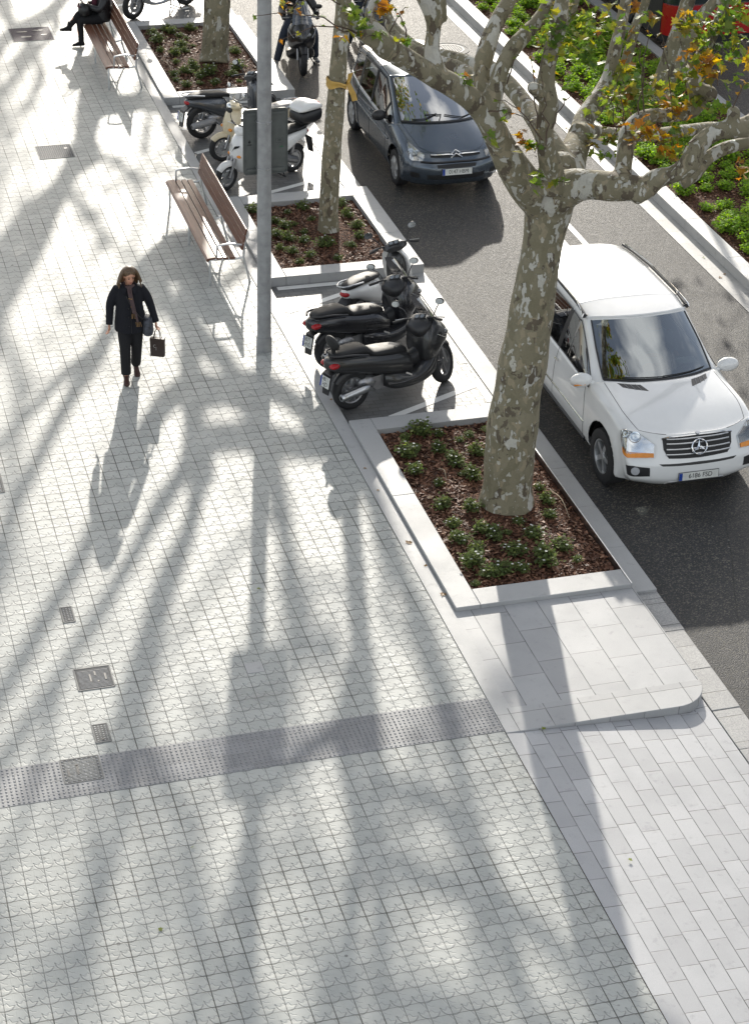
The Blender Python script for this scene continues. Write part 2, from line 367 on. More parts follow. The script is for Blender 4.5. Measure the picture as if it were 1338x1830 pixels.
for nm, c, r, mt in (('steel', (.55, .56, .57), .3, 1.0), ('aluminium', (.62, .63, .64), .38, .9), ('chrome', (.8, .8, .8), .1, 1.0), ('rubber', (.018, .018, .019), .75, 0.0),
                     ('black_plastic', (.018, .018, .02), .38, 0.0), ('matt_black', (.012, .012, .013), .6, 0.0), ('seat_vinyl', (.012, .012, .013), .62, 0.0),
                     ('pole_paint', (.33, .335, .34), .42, .2), ('sign_back', (.115, .125, .12), .5, .1), ('iron', (.14, .14, .145), .45, .5), ('iron_light', (.30, .30, .29), .45, .4),
                     ('cloth_black', (.009, .009, .011), .9, 0.0), ('coat_black', (.007, .0075, .012), .95, 0.0), ('denim', (.022, .030, .048), .85, 0.0), ('leather_brown', (.05, .018, .012), .45, 0.0),
                     ('leather_black', (.012, .012, .013), .32, 0.0), ('skin', (.52, .27, .18), .5, 0.0), ('bag_brown', (.035, .020, .016), .5, 0.0), ('scarf', (.085, .055, .055), .9, 0.0),
                     ('scarf_tan', (.20, .12, .055), .9, 0.0), ('maroon', (.09, .018, .035), .85, 0.0), ('engine_metal', (.32, .32, .33), .35, .8), ('plate_white', (.62, .63, .60), .4, 0.0),
                     ('ink', (.012, .012, .014), .5, 0.0), ('plate_blue', (.01, .045, .28), .4, 0.0), ('orange_lens', (.70, .25, .03), .2, 0.0), ('red_lens', (.35, .008, .012), .12, 0.0),
                     ('twig', (.09, .062, .045), .8, 0.0), ('dry_stem', (.42, .34, .24), .8, 0.0), ('white_petal', (.75, .75, .70), .6, 0.0), ('tape', (.62, .36, .03), .5, 0.0), ('mirror_glass', (.75, .78, .8), .02, 1.0),
                     ('shoe_grey', (.10, .10, .11), .7, 0.0), ('white_rubber', (.62, .62, .6), .6, 0.0), ('screen_plastic', (.2, .22, .24), .15, 0.0), ('sticker', (.5, .48, .45), .5, 0.0), ('sticker_red', (.45, .05, .03), .5, 0.0)):
    M[nm] = plain(nm, c, r, mt, var=.18)
for nm, c, r, mt in (('paint_suv', (.70, .705, .70), .22, 0.0), ('paint_grey_car', (.085, .105, .13), .25, .6), ('paint_red', (.38, .008, .012), .3, 0.0), ('sc_black', (.012, .012, .014), .3, 0.0),
                     ('sc_grey', (.085, .092, .105), .25, .5), ('sc_cream', (.62, .53, .36), .28, 0.0), ('sc_white', (.74, .74, .73), .25, 0.0), ('sc_silver', (.42, .43, .45), .25, .6), ('sc_anthracite', (.028, .028, .032), .28, .4), ('sc_matt', (.015, .015, .016), .48, 0.0)):
    M[nm] = plain(nm, c, r, mt, var=.04, coat=.8, scale=2.0)
def mk_hair():
    t = NT('hair'); W = t.V('MULTIPLY', t.obj(), (60.0, 60.0, 6.0)); n = t.noise(W, 3.0, 3)
    M['hair'] = t.fin(t.ramp(n, [(.3, (.035, .02, .01)), (.5, (.095, .055, .027)), (.72, (.22, .14, .07))]), .42, n, bd=.003)
mk_hair()
def mk_glass(name, tint, refl, rough=.01, rc=(1.0, 1.0, 1.0)):
    t = NT(name); fr = t.N('Fresnel', {0: 1.5}); f = t.M('MULTIPLY_ADD', fr.outputs[0], 1.6, refl, clamp=True)
    a = t.N('BsdfTransparent', {0: tint}); b = t.N('BsdfGlossy', {0: rc, 1: rough}); m = t.N('MixShader', {0: f, 1: a.outputs[0], 2: b.outputs[0]})
    t.L(m.outputs[0], t.out.inputs[0]); M[name] = t.m
mk_glass('car_glass', (.20, .23, .23), .10)
mk_glass('windscreen', (.42, .46, .48), .42, rc=(1.0, 1.0, 1.0))
mk_glass('windscreen_dark', (.36, .42, .43), .27, rc=(.92, .97, 1.0))
mk_glass('lens', (.82, .85, .87), .12, .03)
mk_glass('smoke', (.35, .36, .38), .1, .03)
mk_glass('clear_screen', (.78, .80, .80), .08, .03)
# ---------------------------------------------------------------- the setting: ground
def sheet(name, polys, z, mat, kind='structure'):
    mb = MB()
    for pl in polys: mb.add([(p[0], p[1], p[2] if len(p) > 2 else z) for p in pl], [tuple(range(len(pl)))])
    return tag(mb.build(name, M[mat]), kind=kind)
def rect(x0, x1, y0, y1): return [(x0, y0), (x1, y0), (x1, y1), (x0, y1)]
sheet('ground', [rect(-90, 140, -60, 260)], -.30, 'mulch')
sheet('pavement', [rect(-40, 6.44, -5, 160)], 0, 'pavement')
ZR, ZB = -.12, -.10
mb = MB(); mb.cube(6.447, 6.64, 16.11, 120, -.14, 0); tag(mb.build('paving_border', M['granite'], bevel=.004), kind='structure')
sheet('parking_bay', [rect(6.64, 8.86, 23.1, 27.79), rect(6.64, 8.86, 31.1, 36.06), rect(6.64, 8.86, 40.74, 90)], ZB, 'bay_paver')
# granite kerb along the road
mb = MB(); mb.cube(8.86, 9.16, 23.1, 27.79, -.3, ZB + .012); mb.cube(8.86, 9.16, 31.1, 36.06, -.3, ZB + .012); mb.cube(8.86, 9.16, 40.74, 90, -.3, ZB + .012)
tag(mb.build('kerb', M['kerb_stone'], bevel=.006), kind='structure')
# raised platform with a rounded nose
poly = [(6.447, 16.105)] + [(8.42, 16.105)] + [(8.42 + .42 * math.sin(a), 16.525 - .42 * math.cos(a)) for a in [R_(9 * k) for k in range(1, 11)]] + [(8.84, 18.44), (6.64, 18.44), (6.447, 18.44)]
mb = MB(); mb.prism(poly, -.3, -.0005); tag(mb.build('platform', M['granite_platform'], bevel=.006), kind='structure')
end = [(6.447, 16.108)] + poly[1:11] + [(8.838, 16.52), (6.447, 16.52)]
mb = MB(); mb.prism([(x * .9995 + .003, y + .003) for x, y in end], -.01, .0035); tag(mb.build('platform_edge', M['granite_end'], bevel=.003), kind='structure')
# the ramp falls from the pavement to the road
mb = MB()
ys = [-5, 2, 6, 10, 13, 15, 16.1]
for a, b in zip(ys, ys[1:]):
    mb.add([(6.447, a, 0), (8.80, a, ZR + .006), (8.80, b, ZR + .006), (6.447, b, 0)], [(0, 1, 2, 3)])
mb.add([(6.447, 16.1, 0), (8.80, 16.1, ZR + .006), (8.80, 17.3, ZR + .006), (8.45, 17.0, ZR), (6.447, 16.1, -.3)], [(0, 1, 2, 3, 4)])
tag(mb.build('ramp', M['ramp_paver']), kind='structure')
random.seed(3)
mb = MB(); y = -5.0
while y < 23.1:
    l = random.uniform(.55, .8); j = random.uniform(-.015, .02)
    mb.cube(8.81, 9.15 + j, y, y + l - .003, -.3, ZR + .012 + random.uniform(-.003, .003)); y += l
tag(mb.build('old_kerb', M['old_kerb'], bevel=.01), kind='structure')
sheet('road', [[(9.10, -5, ZR), (13.62, -5, ZR), (13.62, 200, ZR), (9.10, 200, ZR)]], ZR, 'asphalt')
sheet('far_road', [rect(17.0, 60, -5, 200)], ZR, 'asphalt')
mb = MB(); mb.cube(13.57, 13.90, -5, 200, -.3, ZR + .008); tag(mb.build('gutter', M['gutter_stone']), kind='structure')
mb = MB(); mb.cube(11.68, 11.79, -5, 33.0, ZR, ZR + .004)
tag(mb.build('lane_line', M['road_paint']), kind='structure')
mb = MB(); mb.cube(12.02, 12.12, 27.6, 29.3, ZR, ZR + .0045)
tag(mb.build('lane_mark', M['road_paint']), kind='structure')
# white lines of the parking bays (pixel pairs are the line's ends in the photo)
def strip(mb, a, b, w, z):
    a, b = Vector(a[:2]), Vector(b[:2]); d = (b - a).normalized(); n = Vector((-d.y, d.x)) * w / 2
    mb.add([(*(a + n), z), (*(a - n), z), (*(b - n), z), (*(b + n), z)], [(0, 1, 2, 3)])
mb = MB()
for x0, y0, x1, y1 in ((6.72, 26.85, 8.0, 27.45), (6.72, 25.68, 8.6, 26.65), (6.9, 24.4, 8.72, 25.25), (7.3, 23.32, 8.78, 24.0),
                       (6.72, 34.75, 8.0, 35.35), (6.72, 33.55, 8.5, 34.35), (6.8, 32.45, 8.6, 33.25), (7.1, 31.3, 8.72, 32.0),
                       (6.8, 43.6, 8.6, 44.5), (6.8, 42.3, 8.6, 43.2), (6.8, 41.3, 8.3, 41.95)):
    strip(mb, (x0, y0), (x1, y1), .11, ZB + .004)
for yb in (27.05, 25.95, 24.95, 23.75, 35.3, 34.0, 33.0, 31.8, 42.0, 43.3):
    strip(mb, (8.78, yb - .3), (8.78, yb + .3), .11, ZB + .0045)
for y0 in (27.70, 35.97): strip(mb, (6.78, y0), (8.4, y0), .12, ZB + .004)
strip(mb, (7.7, 40.82), (8.6, 40.82), .1, ZB + .004)
tag(mb.build('bay_marking', M['paint_white']), kind='structure')
# tactile strip of studs across the pavement
mb = MB(); mb.cube(-6.0, 6.44, 16.15, 16.76, -.02, .003)
dome = [(.0125, 0), (.0115, .003), (.007, .0052), (.001, .006)]
x = -1.2
while x < 6.42:
    for k in range(12):
        yy = 16.15 + .0254 + k * .0508
        n = len(mb.v); seg = 8
        for r, h in dome:
            for q in range(seg): mb.v.append(Vector((x + r * math.cos(q * PI / 4), yy + r * math.sin(q * PI / 4), .003 + h)))
        for i in range(3):
            for q in range(seg): mb.f.append((n + i * seg + q, n + i * seg + (q + 1) % seg, n + (i + 1) * seg + (q + 1) % seg, n + (i + 1) * seg + q))
    x += .0508
tag(mb.build('tactile_paving', M['tactile'], smooth=True, sharp=60), kind='structure')

# ---------------------------------------------------------------- planters
def chips(mb, x0, x1, y0, y1, z, n, hole=None):
    for _ in range(n):
        x, y = random.uniform(x0, x1), random.uniform(y0, y1); a = random.uniform(0, PI); l = random.uniform(.012, .035); w = l * random.uniform(.3, .6)
        c, s = math.cos(a), math.sin(a); tz = random.uniform(-.5, .5); tw = random.uniform(-.6, .6); z0 = z + random.uniform(.004, .02)
        mb.add([(x - c * l + s * w, y - s * l - c * w, z0 - tz * l + tw * w), (x + c * l + s * w, y + s * l - c * w, z0 + tz * l + tw * w),
                (x + c * l * .8 - s * w, y + s * l * .8 + c * w, z0 + tz * l - tw * w), (x - c * l - s * w * .7, y - s * l + c * w * .7, z0 - tz * l - tw * w)], [(0, 1, 2, 3)])
def planter(y0, y1, iy0, iy1, label, steel, nch):
    t = empty('planter', (7.9, (y0 + y1) / 2, 0), 0, label, 'planter', 'granite planters along the kerb'); ox, oy = 7.9, (y0 + y1) / 2
    zt = .05
    mb = MB(); T = Matrix.Translation((-ox, -oy, 0))
    ym = y0 + (y1 - y0) * .56
    for a, b in ((y0, ym), (ym + .004, y1)): mb.cube(6.645, 6.94, a, b, -.2, zt, T)
    xm = 7.9
    mb.cube(6.944, 8.825 if steel else 9.15, y0, iy0, -.2, zt, T)
    mb.cube(6.944, 8.825 if steel else 9.15, iy1, y1, -.2, zt, T)
    y, ye = (y0, y1) if steel else (iy0 + .003, iy1 - .003)
    while y < ye - .01:
        e = min(y + 1.0, ye); mb.cube(8.83 if steel else 8.81, 9.15, y, e - .004, -.3, (-.07 if steel else zt), T); y = e
    mb.build('border', M['granite'], t, bevel=.006)
    mb = MB(); n = 14; m = int(14 * (iy1 - iy0) / 1.9); vs = []
    for j in range(m + 1):
        for i in range(n + 1):
            x = 6.93 + (1.878) * i / n; y = iy0 - .01 + (iy1 - iy0 + .02) * j / m
            vs.append((x, y, -.035 + .03 * noise.noise(Vector((x * 2.5, y * 2.5, 0))) + .05 * math.exp(-((x - 8.05) ** 2 + (y - (iy0 + iy1) / 2 + .1) ** 2) / .25)))
    mb.add(vs, [(j * (n + 1) + i, j * (n + 1) + i + 1, (j + 1) * (n + 1) + i + 1, (j + 1) * (n + 1) + i) for j in range(m) for i in range(n)], T)
    mb.build('soil', M['mulch'], t, smooth=True)
    if steel:
        mb = MB(); mb.cube(8.812, 8.826, iy0 - .33, iy1 - .02, -.12, zt + .010, T); mb.build('edging', M['steel'], t, bevel=.002)
    mb = MB(); chips(mb, 6.96, 8.79, iy0 + .02, iy1 - .02, -.03, nch)
    o = mb.build('bark_chips', M['chip'], None); o.location = (0, 0, 0)
    tag(o, 'loose brown bark chips covering the soil of the ' + label.split(' ')[0] + ' planter', 'bark mulch', None, 'stuff')
    return t
planter(18.44, 23.10, 18.78, 22.78, 'nearest granite planter, steel strip on its road side, holding the big forking tree', True, 5200)
planter(27.79, 31.10, 28.10, 30.74, 'middle granite planter behind the lamp post, between the two rows of parked scooters', False, 2600)
planter(36.06, 40.74, 36.37, 40.42, 'farthest granite planter at the top, beside the bench with the seated person', False, 2600)

# ---------------------------------------------------------------- median
mb = MB(); y = -5.0
while y < 120:
    mb.cube(13.90, 14.18, y, y + 1.596, -.3, .05); y += 1.6
oneobj('median_kerb', mb, M['pale_kerb'], 'pale granite kerb wall running along the planted median', 'kerb', bevel=.006)
mb = MB(); mb.cube(16.80, 17.05, -5, 120, -.3, .03)
oneobj('median_kerb', mb, M['kerb_stone'], 'narrow dark kerb on the far side of the planted median, beside the bus', 'kerb', bevel=.006)
mb = MB(); vs = []; nx, ny = 10, 160
for j in range(ny + 1):
    for i in range(nx + 1):
        x = 14.17 + 2.64 * i / nx; y = 14 + 60 * j / ny; vs.append((x, y, -.02 + .05 * noise.noise(Vector((x * 1.3, y * 1.3, 3)))))
mb.add(vs, [(j * (nx + 1) + i, j * (nx + 1) + i + 1, (j + 1) * (nx + 1) + i + 1, (j + 1) * (nx + 1) + i) for j in range(ny) for i in range(nx)])
tag(mb.build('median_soil', M['mulch'], smooth=True), kind='structure')
mb = MB(); chips(mb, 14.2, 16.8, 21, 46, -.01, 6000)
o = mb.build('bark_chips', M['chip']); tag(o, 'brown bark chips covering the soil of the planted median', 'bark mulch', None, 'stuff')
# ---------------------------------------------------------------- plane trees
LEAF = [(0, 0), (.16, -.10), (.42, -.02), (.30, .16), (.56, .38), (.30, .44), (.26, .62), (.12, .60), (0, .98)]
LEAF = LEAF + [(-x, y) for x, y in LEAF[-2:0:-1]]
def leaf(mb, p, s, up=None, simple=False, droop=.5):
    a = random.uniform(0, 2 * PI); d = Vector((math.cos(a), math.sin(a), random.uniform(-droop - .5, .45))).normalized()
    nrm = Vector((random.gauss(0, .55), random.gauss(0, .55), 1)).normalized(); sd = d.cross(nrm)
    if sd.length < .1: sd = Vector((1, 0, 0))
    sd.normalize(); nn = sd.cross(d); fold = random.uniform(.05, .45); curl = random.uniform(-.1, .35)
    if simple:
        mb.add([p, p + (d * .45 + sd * .45 + nn * fold * .2) * s, p + d * s - nn * curl * s * .5, p + (d * .45 - sd * .45 + nn * fold * .2) * s], [(0, 1, 2, 3)]); return
    vs = [p + (sd * x + d * y + nn * (abs(x) * fold - curl * y * y)) * s for x, y in LEAF]
    n = len(vs); k = 8
    mb.add(vs, [tuple(range(0, k + 1)), (0,) + tuple(range(k, n))])
def limb_mesh(paths, voxel, origin, name, parent, smooth_iter=4, seg=14, bump=.0):
    mb = MB()
    for pts, rs in paths:
        P, Q = spline([p - origin for p in pts], rs, 5)
        if bump:
            Q = [q * (1 + bump * noise.noise(p * 2.3 + Vector((7, 1, 3)))) for p, q in zip(P, Q)]
        mb.tube(P, Q, seg)
        mb.ball(P[-1], Q[-1] * .99, seg=10, rings=6)
    o = mb.build(name, M['bark'], parent, smooth=True, sharp=180)
    m = o.modifiers.new('remesh', 'REMESH'); m.mode = 'VOXEL'; m.voxel_size = voxel; m.use_smooth_shade = True
    m = o.modifiers.new('smooth', 'SMOOTH'); m.factor = .5; m.iterations = smooth_iter
    return o
def twig(mb, a, d, l, r=.006, n=6, droop=-.1):
    p = Vector(a); d = Vector(d).normalized(); pts = [p.copy()]
    for i in range(n):
        d = (d + Vector((random.gauss(0, .14), random.gauss(0, .14), random.gauss(0, .12) - droop * .1))).normalized(); p = p + d * l / n; pts.append(p.copy())
    mb.tube(pts, [r * (1 - .75 * i / n) for i in range(n + 1)], 5); return pts

# --- the big tree in front: limbs read off the photo, each node at its own distance
TY = 20.69
base3 = G(905, 893); base3.z = 0
def path(*nodes):                     # (px, py, Y, width px)
    pts = [PY(a, b, y) for a, b, y, w in nodes]; return pts, [PXR(p, w[3]) for p, w in zip(pts, nodes)]
paths3 = [
 path((903, 925, 20.66, 132), (904, 900, 20.69, 104), (907, 860, 20.69, 90), (911, 800, 20.69, 91), (922, 715, 20.69, 88), (941, 610, 20.69, 82), (955, 520, 20.7, 76), (968, 440, 20.7, 72), (979, 380, 20.7, 86), (988, 335, 20.7, 86), (1002, 300, 20.8, 60)),
 path((972, 372, 20.7, 62), (938, 330, 20.5, 66), (914, 294, 20.4, 60), (893, 255, 20.3, 48), (877, 222, 20.2, 44), (856, 192, 20.2, 42), (830, 168, 20.1, 42), (800, 148, 20.0, 42), (778, 138, 20.0, 40), (745, 118, 19.9, 40), (712, 98, 19.8, 42), (690, 84, 19.7, 46), (672, 72, 19.6, 34), (650, 62, 19.6, 26), (628, 40, 19.5, 20), (612, 10, 19.5, 16), (605, -40, 19.5, 14), (610, -140, 19.6, 10)),
 path((690, 90, 19.7, 34), (684, 62, 19.75, 22), (660, 34, 19.8, 18), (668, 0, 19.9, 15), (690, -70, 20.0, 12), (700, -190, 20.1, 8)),
 path((790, 150, 20.0, 42), (777, 118, 20.05, 33), (771, 85, 20.1, 29), (775, 52, 20.1, 27), (773, 25, 20.1, 34), (768, 8, 20.1, 38), (750, -20, 20.1, 26), (742, -70, 20.1, 18), (735, -180, 20.2, 10)),
 path((795, 38, 20.1, 12), (784, 14, 20.1, 30), (786, -20, 20.1, 26), (806, -90, 20.2, 16), (815, -220, 20.3, 9)),
 path((868, 205, 20.2, 40), (883, 165, 20.25, 33), (895, 125, 20.3, 29), (915, 88, 20.4, 30), (938, 62, 20.5, 26), (960, 36, 20.6, 23), (975, 10, 20.7, 20), (990, -30, 20.8, 20), (1010, -120, 21, 14), (1020, -250, 21.2, 8)),
 path((872, 200, 20.25, 30), (866, 168, 20.4, 30), (859, 132, 20.5, 30), (866, 98, 20.6, 33), (878, 60, 20.7, 31), (893, 28, 20.8, 30), (909, 0, 20.9, 28), (925, -50, 21, 22), (930, -170, 21.2, 12)),
 path((1000, 300, 21.1, 60), (975, 246, 21.6, 40), (950, 204, 22.2, 34), (918, 162, 22.8, 32), (884, 128, 23.3, 30), (846, 112, 23.7, 24), (800, 99, 24.1, 20), (760, 92, 24.5, 20), (728, 72, 24.8, 18), (700, 40, 25.1, 14), (690, 0, 25.3, 12), (680, -90, 25.6, 8)),
 path((905, 205, 21.2, 26), (870, 166, 21.7, 24), (846, 138, 22.0, 24), (818, 120, 22.3, 24), (790, 110, 22.5, 20), (755, 96, 22.8, 20), (730, 80, 23, 18), (706, 62, 23.2, 16), (690, 30, 23.4, 12), (684, -60, 23.6, 9)),
 path((985, 335, 20.4, 56), (984, 300, 20.3, 42), (975, 262, 20.2, 36), (972, 228, 20.15, 36), (980, 190, 20.1, 35), (975, 155, 20.1, 33), (978, 120, 20.1, 29), (986, 88, 20.1, 31), (994, 60, 20.15, 32), (999, 34, 20.2, 36), (1003, 5, 20.2, 26), (1008, -50, 20.2, 20), (1012, -200, 20.3, 10)),
 path((975, 175, 20.1, 30), (962, 165, 20.0, 25), (952, 157, 19.9, 23)),
 path((998, 45, 20.2, 30), (1014, 28, 20.3, 22), (1026, 0, 20.4, 20), (1040, -60, 20.5, 14), (1060, -200, 20.7, 8)),
 path((1005, 330, 21.0, 70), (1022, 280, 21.4, 56), (1035, 245, 21.8, 44), (1042, 214, 22.1, 36), (1062, 188, 22.3, 38), (1082, 158, 22.5, 36), (1090, 128, 22.6, 25), (1098, 90, 22.7, 23), (1107, 55, 22.8, 22), (1114, 20, 22.9, 22), (1122, -30, 23, 18), (1130, -170, 23.2, 9)),
 path((1030, 240, 21.7, 40), (1052, 236, 21.9, 28), (1085, 238, 22.4, 24), (1140, 243, 22.9, 22), (1200, 236, 23.4, 22), (1262, 229, 23.8, 22), (1300, 224, 24.1, 18), (1350, 200, 24.4, 14), (1400, 100, 24.7, 9)),
 path((985, 352, 20.6, 80), (1020, 334, 20.4, 66), (1055, 330, 20.2, 54), (1095, 334, 20.0, 54), (1130, 336, 19.8, 48), (1150, 338, 19.75, 42), (1172, 320, 19.7, 38), (1200, 312, 19.6, 32), (1228, 296, 19.5, 38), (1246, 262, 19.5, 36), (1270, 240, 19.5, 33), (1300, 231, 19.4, 34), (1338, 230, 19.4, 30), (1380, 222, 19.3, 24), (1430, 150, 19.2, 16)),
 path((1137, 338, 19.75, 40), (1140, 349, 19.7, 32)),
 path((1215, 328, 19.9, 26), (1240, 310, 19.9, 26), (1262, 284, 19.9, 24), (1290, 267, 19.9, 24), (1330, 256, 19.9, 22), (1380, 248, 19.9, 20), (1450, 200, 19.9, 12)),
 path((1303, 236, 19.4, 30), (1309, 215, 19.4, 24), (1310, 201, 19.4, 26)),
 path((1108, 336, 20.0, 44), (1113, 300, 20.1, 30), (1117, 268, 20.2, 31), (1121, 238, 20.3, 30), (1136, 216, 20.4, 28), (1160, 207, 20.45, 27), (1200, 205, 20.5, 27), (1232, 198, 20.5, 30), (1247, 178, 20.5, 34), (1240, 150, 20.5, 30), (1243, 120, 20.6, 26), (1256, 92, 20.7, 22), (1272, 62, 20.8, 22), (1290, 20, 20.9, 20), (1300, -40, 21, 16), (1310, -170, 21.1, 9)),
 path((1240, 160, 20.5, 24), (1262, 166, 20.4, 30), (1268, 168, 20.35, 28)),
]
t3 = empty('plane_tree', base3, 0, 'big plane tree in the nearest planter, thick mottled trunk forking into many pollarded limbs', 'tree', 'plane trees')
limb_mesh(paths3, .022, base3, 'trunk', t3, 3, 16, .10)
random.seed(11)
tw = MB(); ao = MB(); gl = MB(); au = MB(); mx = MB()
def cluster(px, py, Y, sx, sy, n, target, size=.13, ntw=3, simple=False):
    c = PY(px, py, Y); k = (c - CAM).dot(CF) / F_PX
    for i in range(ntw):
        s = c + Vector((random.gauss(0, .3) * sx * k, random.gauss(0, .15), -sy * k * .5)); d = Vector((random.gauss(0, .6), random.gauss(0, .6), random.uniform(.3, 1)))
        twig(tw, s, d, random.uniform(.6, 1.2) * max(sx, sy) * k, .006, 7, .6)
    for i in range(n):
        o = Vector((random.gauss(0, .5) * sx * k, random.gauss(0, .25) * (sx + sy) * k, random.gauss(0, .5) * sy * k)) 
        leaf(target, c + o - base3, size * random.uniform(.45, 1.15), simple=simple)
for px, py, Y, sx, sy, n, tg in (
 (632, 18, 19.4, 34, 26, 14, gl), (645, 50, 19.4, 26, 14, 5, gl), (672, 55, 19.5, 24, 14, 6, gl), (682, 12, 19.8, 18, 14, 12, au), (612, 66, 19.4, 8, 8, 4, ao), (636, 58, 19.4, 6, 6, 1, ao),
 (528, 12, 19.0, 18, 8, 4, ao), (716, 72, 19.6, 14, 8, 6, gl), (500, 2, 19.0, 12, 4, 2, ao), (826, 140, 20.0, 9, 16, 7, gl), (838, 133, 20.0, 6, 6, 2, au),
 (925, 235, 20.1, 8, 6, 3, au), (948, 262, 20.0, 26, 12, 12, gl), (938, 260, 20.1, 12, 9, 5, au), (902, 212, 20.0, 7, 7, 3, gl), (965, 325, 19.9, 12, 22, 8, gl), (1000, 322, 20, 26, 9, 6, gl), (870, 245, 19.9, 8, 9, 3, gl),
 (985, 45, 20.0, 36, 30, 26, gl), (1010, 78, 20.0, 40, 26, 34, gl), (1050, 95, 20.2, 36, 26, 30, gl), (1035, 40, 20.3, 36, 34, 34, gl), (1085, 30, 21.5, 34, 30, 20, mx), (1015, 14, 20.3, 26, 18, 14, mx), (985, 130, 20.5, 9, 9, 2, au),
 (1135, 12, 22.4, 18, 14, 8, au), (985, 150, 20.4, 24, 12, 5, gl), (1120, 60, 22.5, 20, 20, 10, mx),
 (1110, 130, 22.4, 34, 22, 24, mx), (1090, 175, 22.0, 34, 26, 26, mx), (1130, 170, 21.6, 40, 28, 40, mx), (1170, 160, 21.2, 34, 30, 34, mx), (1200, 190, 20.4, 34, 22, 30, au), (1160, 235, 20.0, 44, 22, 44, au),
 (1120, 210, 21.2, 40, 18, 26, mx), (1080, 250, 21.4, 36, 16, 30, mx), (1210, 245, 20.0, 36, 18, 24, mx), (1190, 270, 20.1, 24, 14, 14, au), (1075, 275, 21.3, 24, 12, 10, gl), (1190, 255, 19.8, 10, 14, 4, au),
 (1235, 130, 20.2, 30, 22, 22, mx), (1270, 120, 20.1, 24, 28, 30, au), (1255, 60, 20.6, 40, 22, 26, mx), (1230, 40, 20.7, 28, 16, 18, mx), (1225, 24, 20.7, 20, 9, 8, au), (1290, 40, 20.7, 34, 30, 40, gl), (1320, 20, 20.8, 26, 26, 26, gl),
 (1310, 80, 20.6, 26, 24, 24, gl), (1330, 110, 20.4, 14, 12, 8, au), (1270, 92, 20.6, 24, 18, 18, gl), (1245, 180, 20.3, 24, 16, 16, mx), (1290, 190, 19.7, 24, 12, 9, gl), (1330, 150, 20, 18, 16, 6, mx),
 (1240, 100, 20.5, 30, 14, 12, au), (1165, 30, 21.4, 26, 9, 8, mx), (1305, 160, 19.8, 10, 22, 3, gl), (1325, 300, 19.6, 16, 26, 9, au)):
    cluster(px, py, Y, sx, sy, int(n * (1.2 if tg is au else 1.45)), tg, size=.10 if tg is ao else (.125 if tg is not gl else .12), ntw=max(1, n // 12))
for a, b in (((640, 62, 19.5), (455, 28, 19.0)), ((640, 62, 19.5), (500, 72, 19.0)), ((612, 10, 19.5), (520, 14, 19.0)), ((690, 80, 19.7), (728, 14, 19.6)), ((868, 200, 20.1), (960, 232, 19.9)), ((968, 250, 20.0), (880, 175, 19.8)),
             ((975, 260, 20.0), (965, 130, 19.9)), ((985, 230, 20), (1030, 165, 19.9)), ((960, 230, 20.0), (945, 90, 19.9)), ((1140, 205, 20.3), (1160, 40, 20.1)), ((1150, 200, 20.3), (1135, 60, 20.1)), ((1100, 240, 21), (1090, 170, 20.8)),
             ((1305, 205, 19.4), (1336, 140, 19.3)), ((1118, 240, 20.2), (1100, 150, 20.0)), ((1200, 200, 20.4), (1180, 60, 20.2)), ((730, 80, 19.8), (700, 10, 19.7)), ((905, 150, 20.3), (925, 100, 20.2)), ((1250, 250, 19.5), (1200, 300, 19.3))):
    A, B = PY(*a), PY(*b); n = 9; pts = []
    for i in range(n + 1):
        q = A.lerp(B, i / n); q += Vector((random.gauss(0, .012), random.gauss(0, .012), .10 * math.sin(PI * i / n) + random.gauss(0, .012))) * (1 if 0 < i < n else 0); pts.append(q)
    tw.tube(pts, [.009 - .006 * i / n for i in range(n + 1)], 5)
    for q in pts[3:]:
        if random.random() < .55: leaf(random.choice((gl, gl, au)), q - base3, random.uniform(.035, .075))
tw.v = [p - base3 for p in tw.v]
# the leafy top above the frame keeps shading the street
def crown(mbl, mbt, tips, n, size, spread):
    for p in tips:
        for i in range(5):
            pts = twig(mbt, p, (random.gauss(0, .7), random.gauss(0, .7), random.uniform(.1, 1)), random.uniform(1.0, 2.2) * spread, .012, 6)
            for q in pts[2:]:
                for k in range(n):
                    if random.random() < .6: leaf(mbl, q + Vector((random.gauss(0, .12), random.gauss(0, .12), random.gauss(0, .12))) * spread, size * random.uniform(.6, 1.2), simple=True)
tops = [pts[-1] - base3 for pts, rs in paths3 if pts[-1].z > 7.0]
crown(mx, tw, tops, 1, .17, 1.0)
tag(tw.build('twigs', M['twig'], t3, smooth=True), kind='stuff')
for mb, mt in ((gl, 'leaf_green'), (ao, 'leaf_autumn'), (au, 'leaf_autumn'), (mx, 'leaf_mixed')): tag(mb.build('foliage', M[mt], t3), kind='stuff')

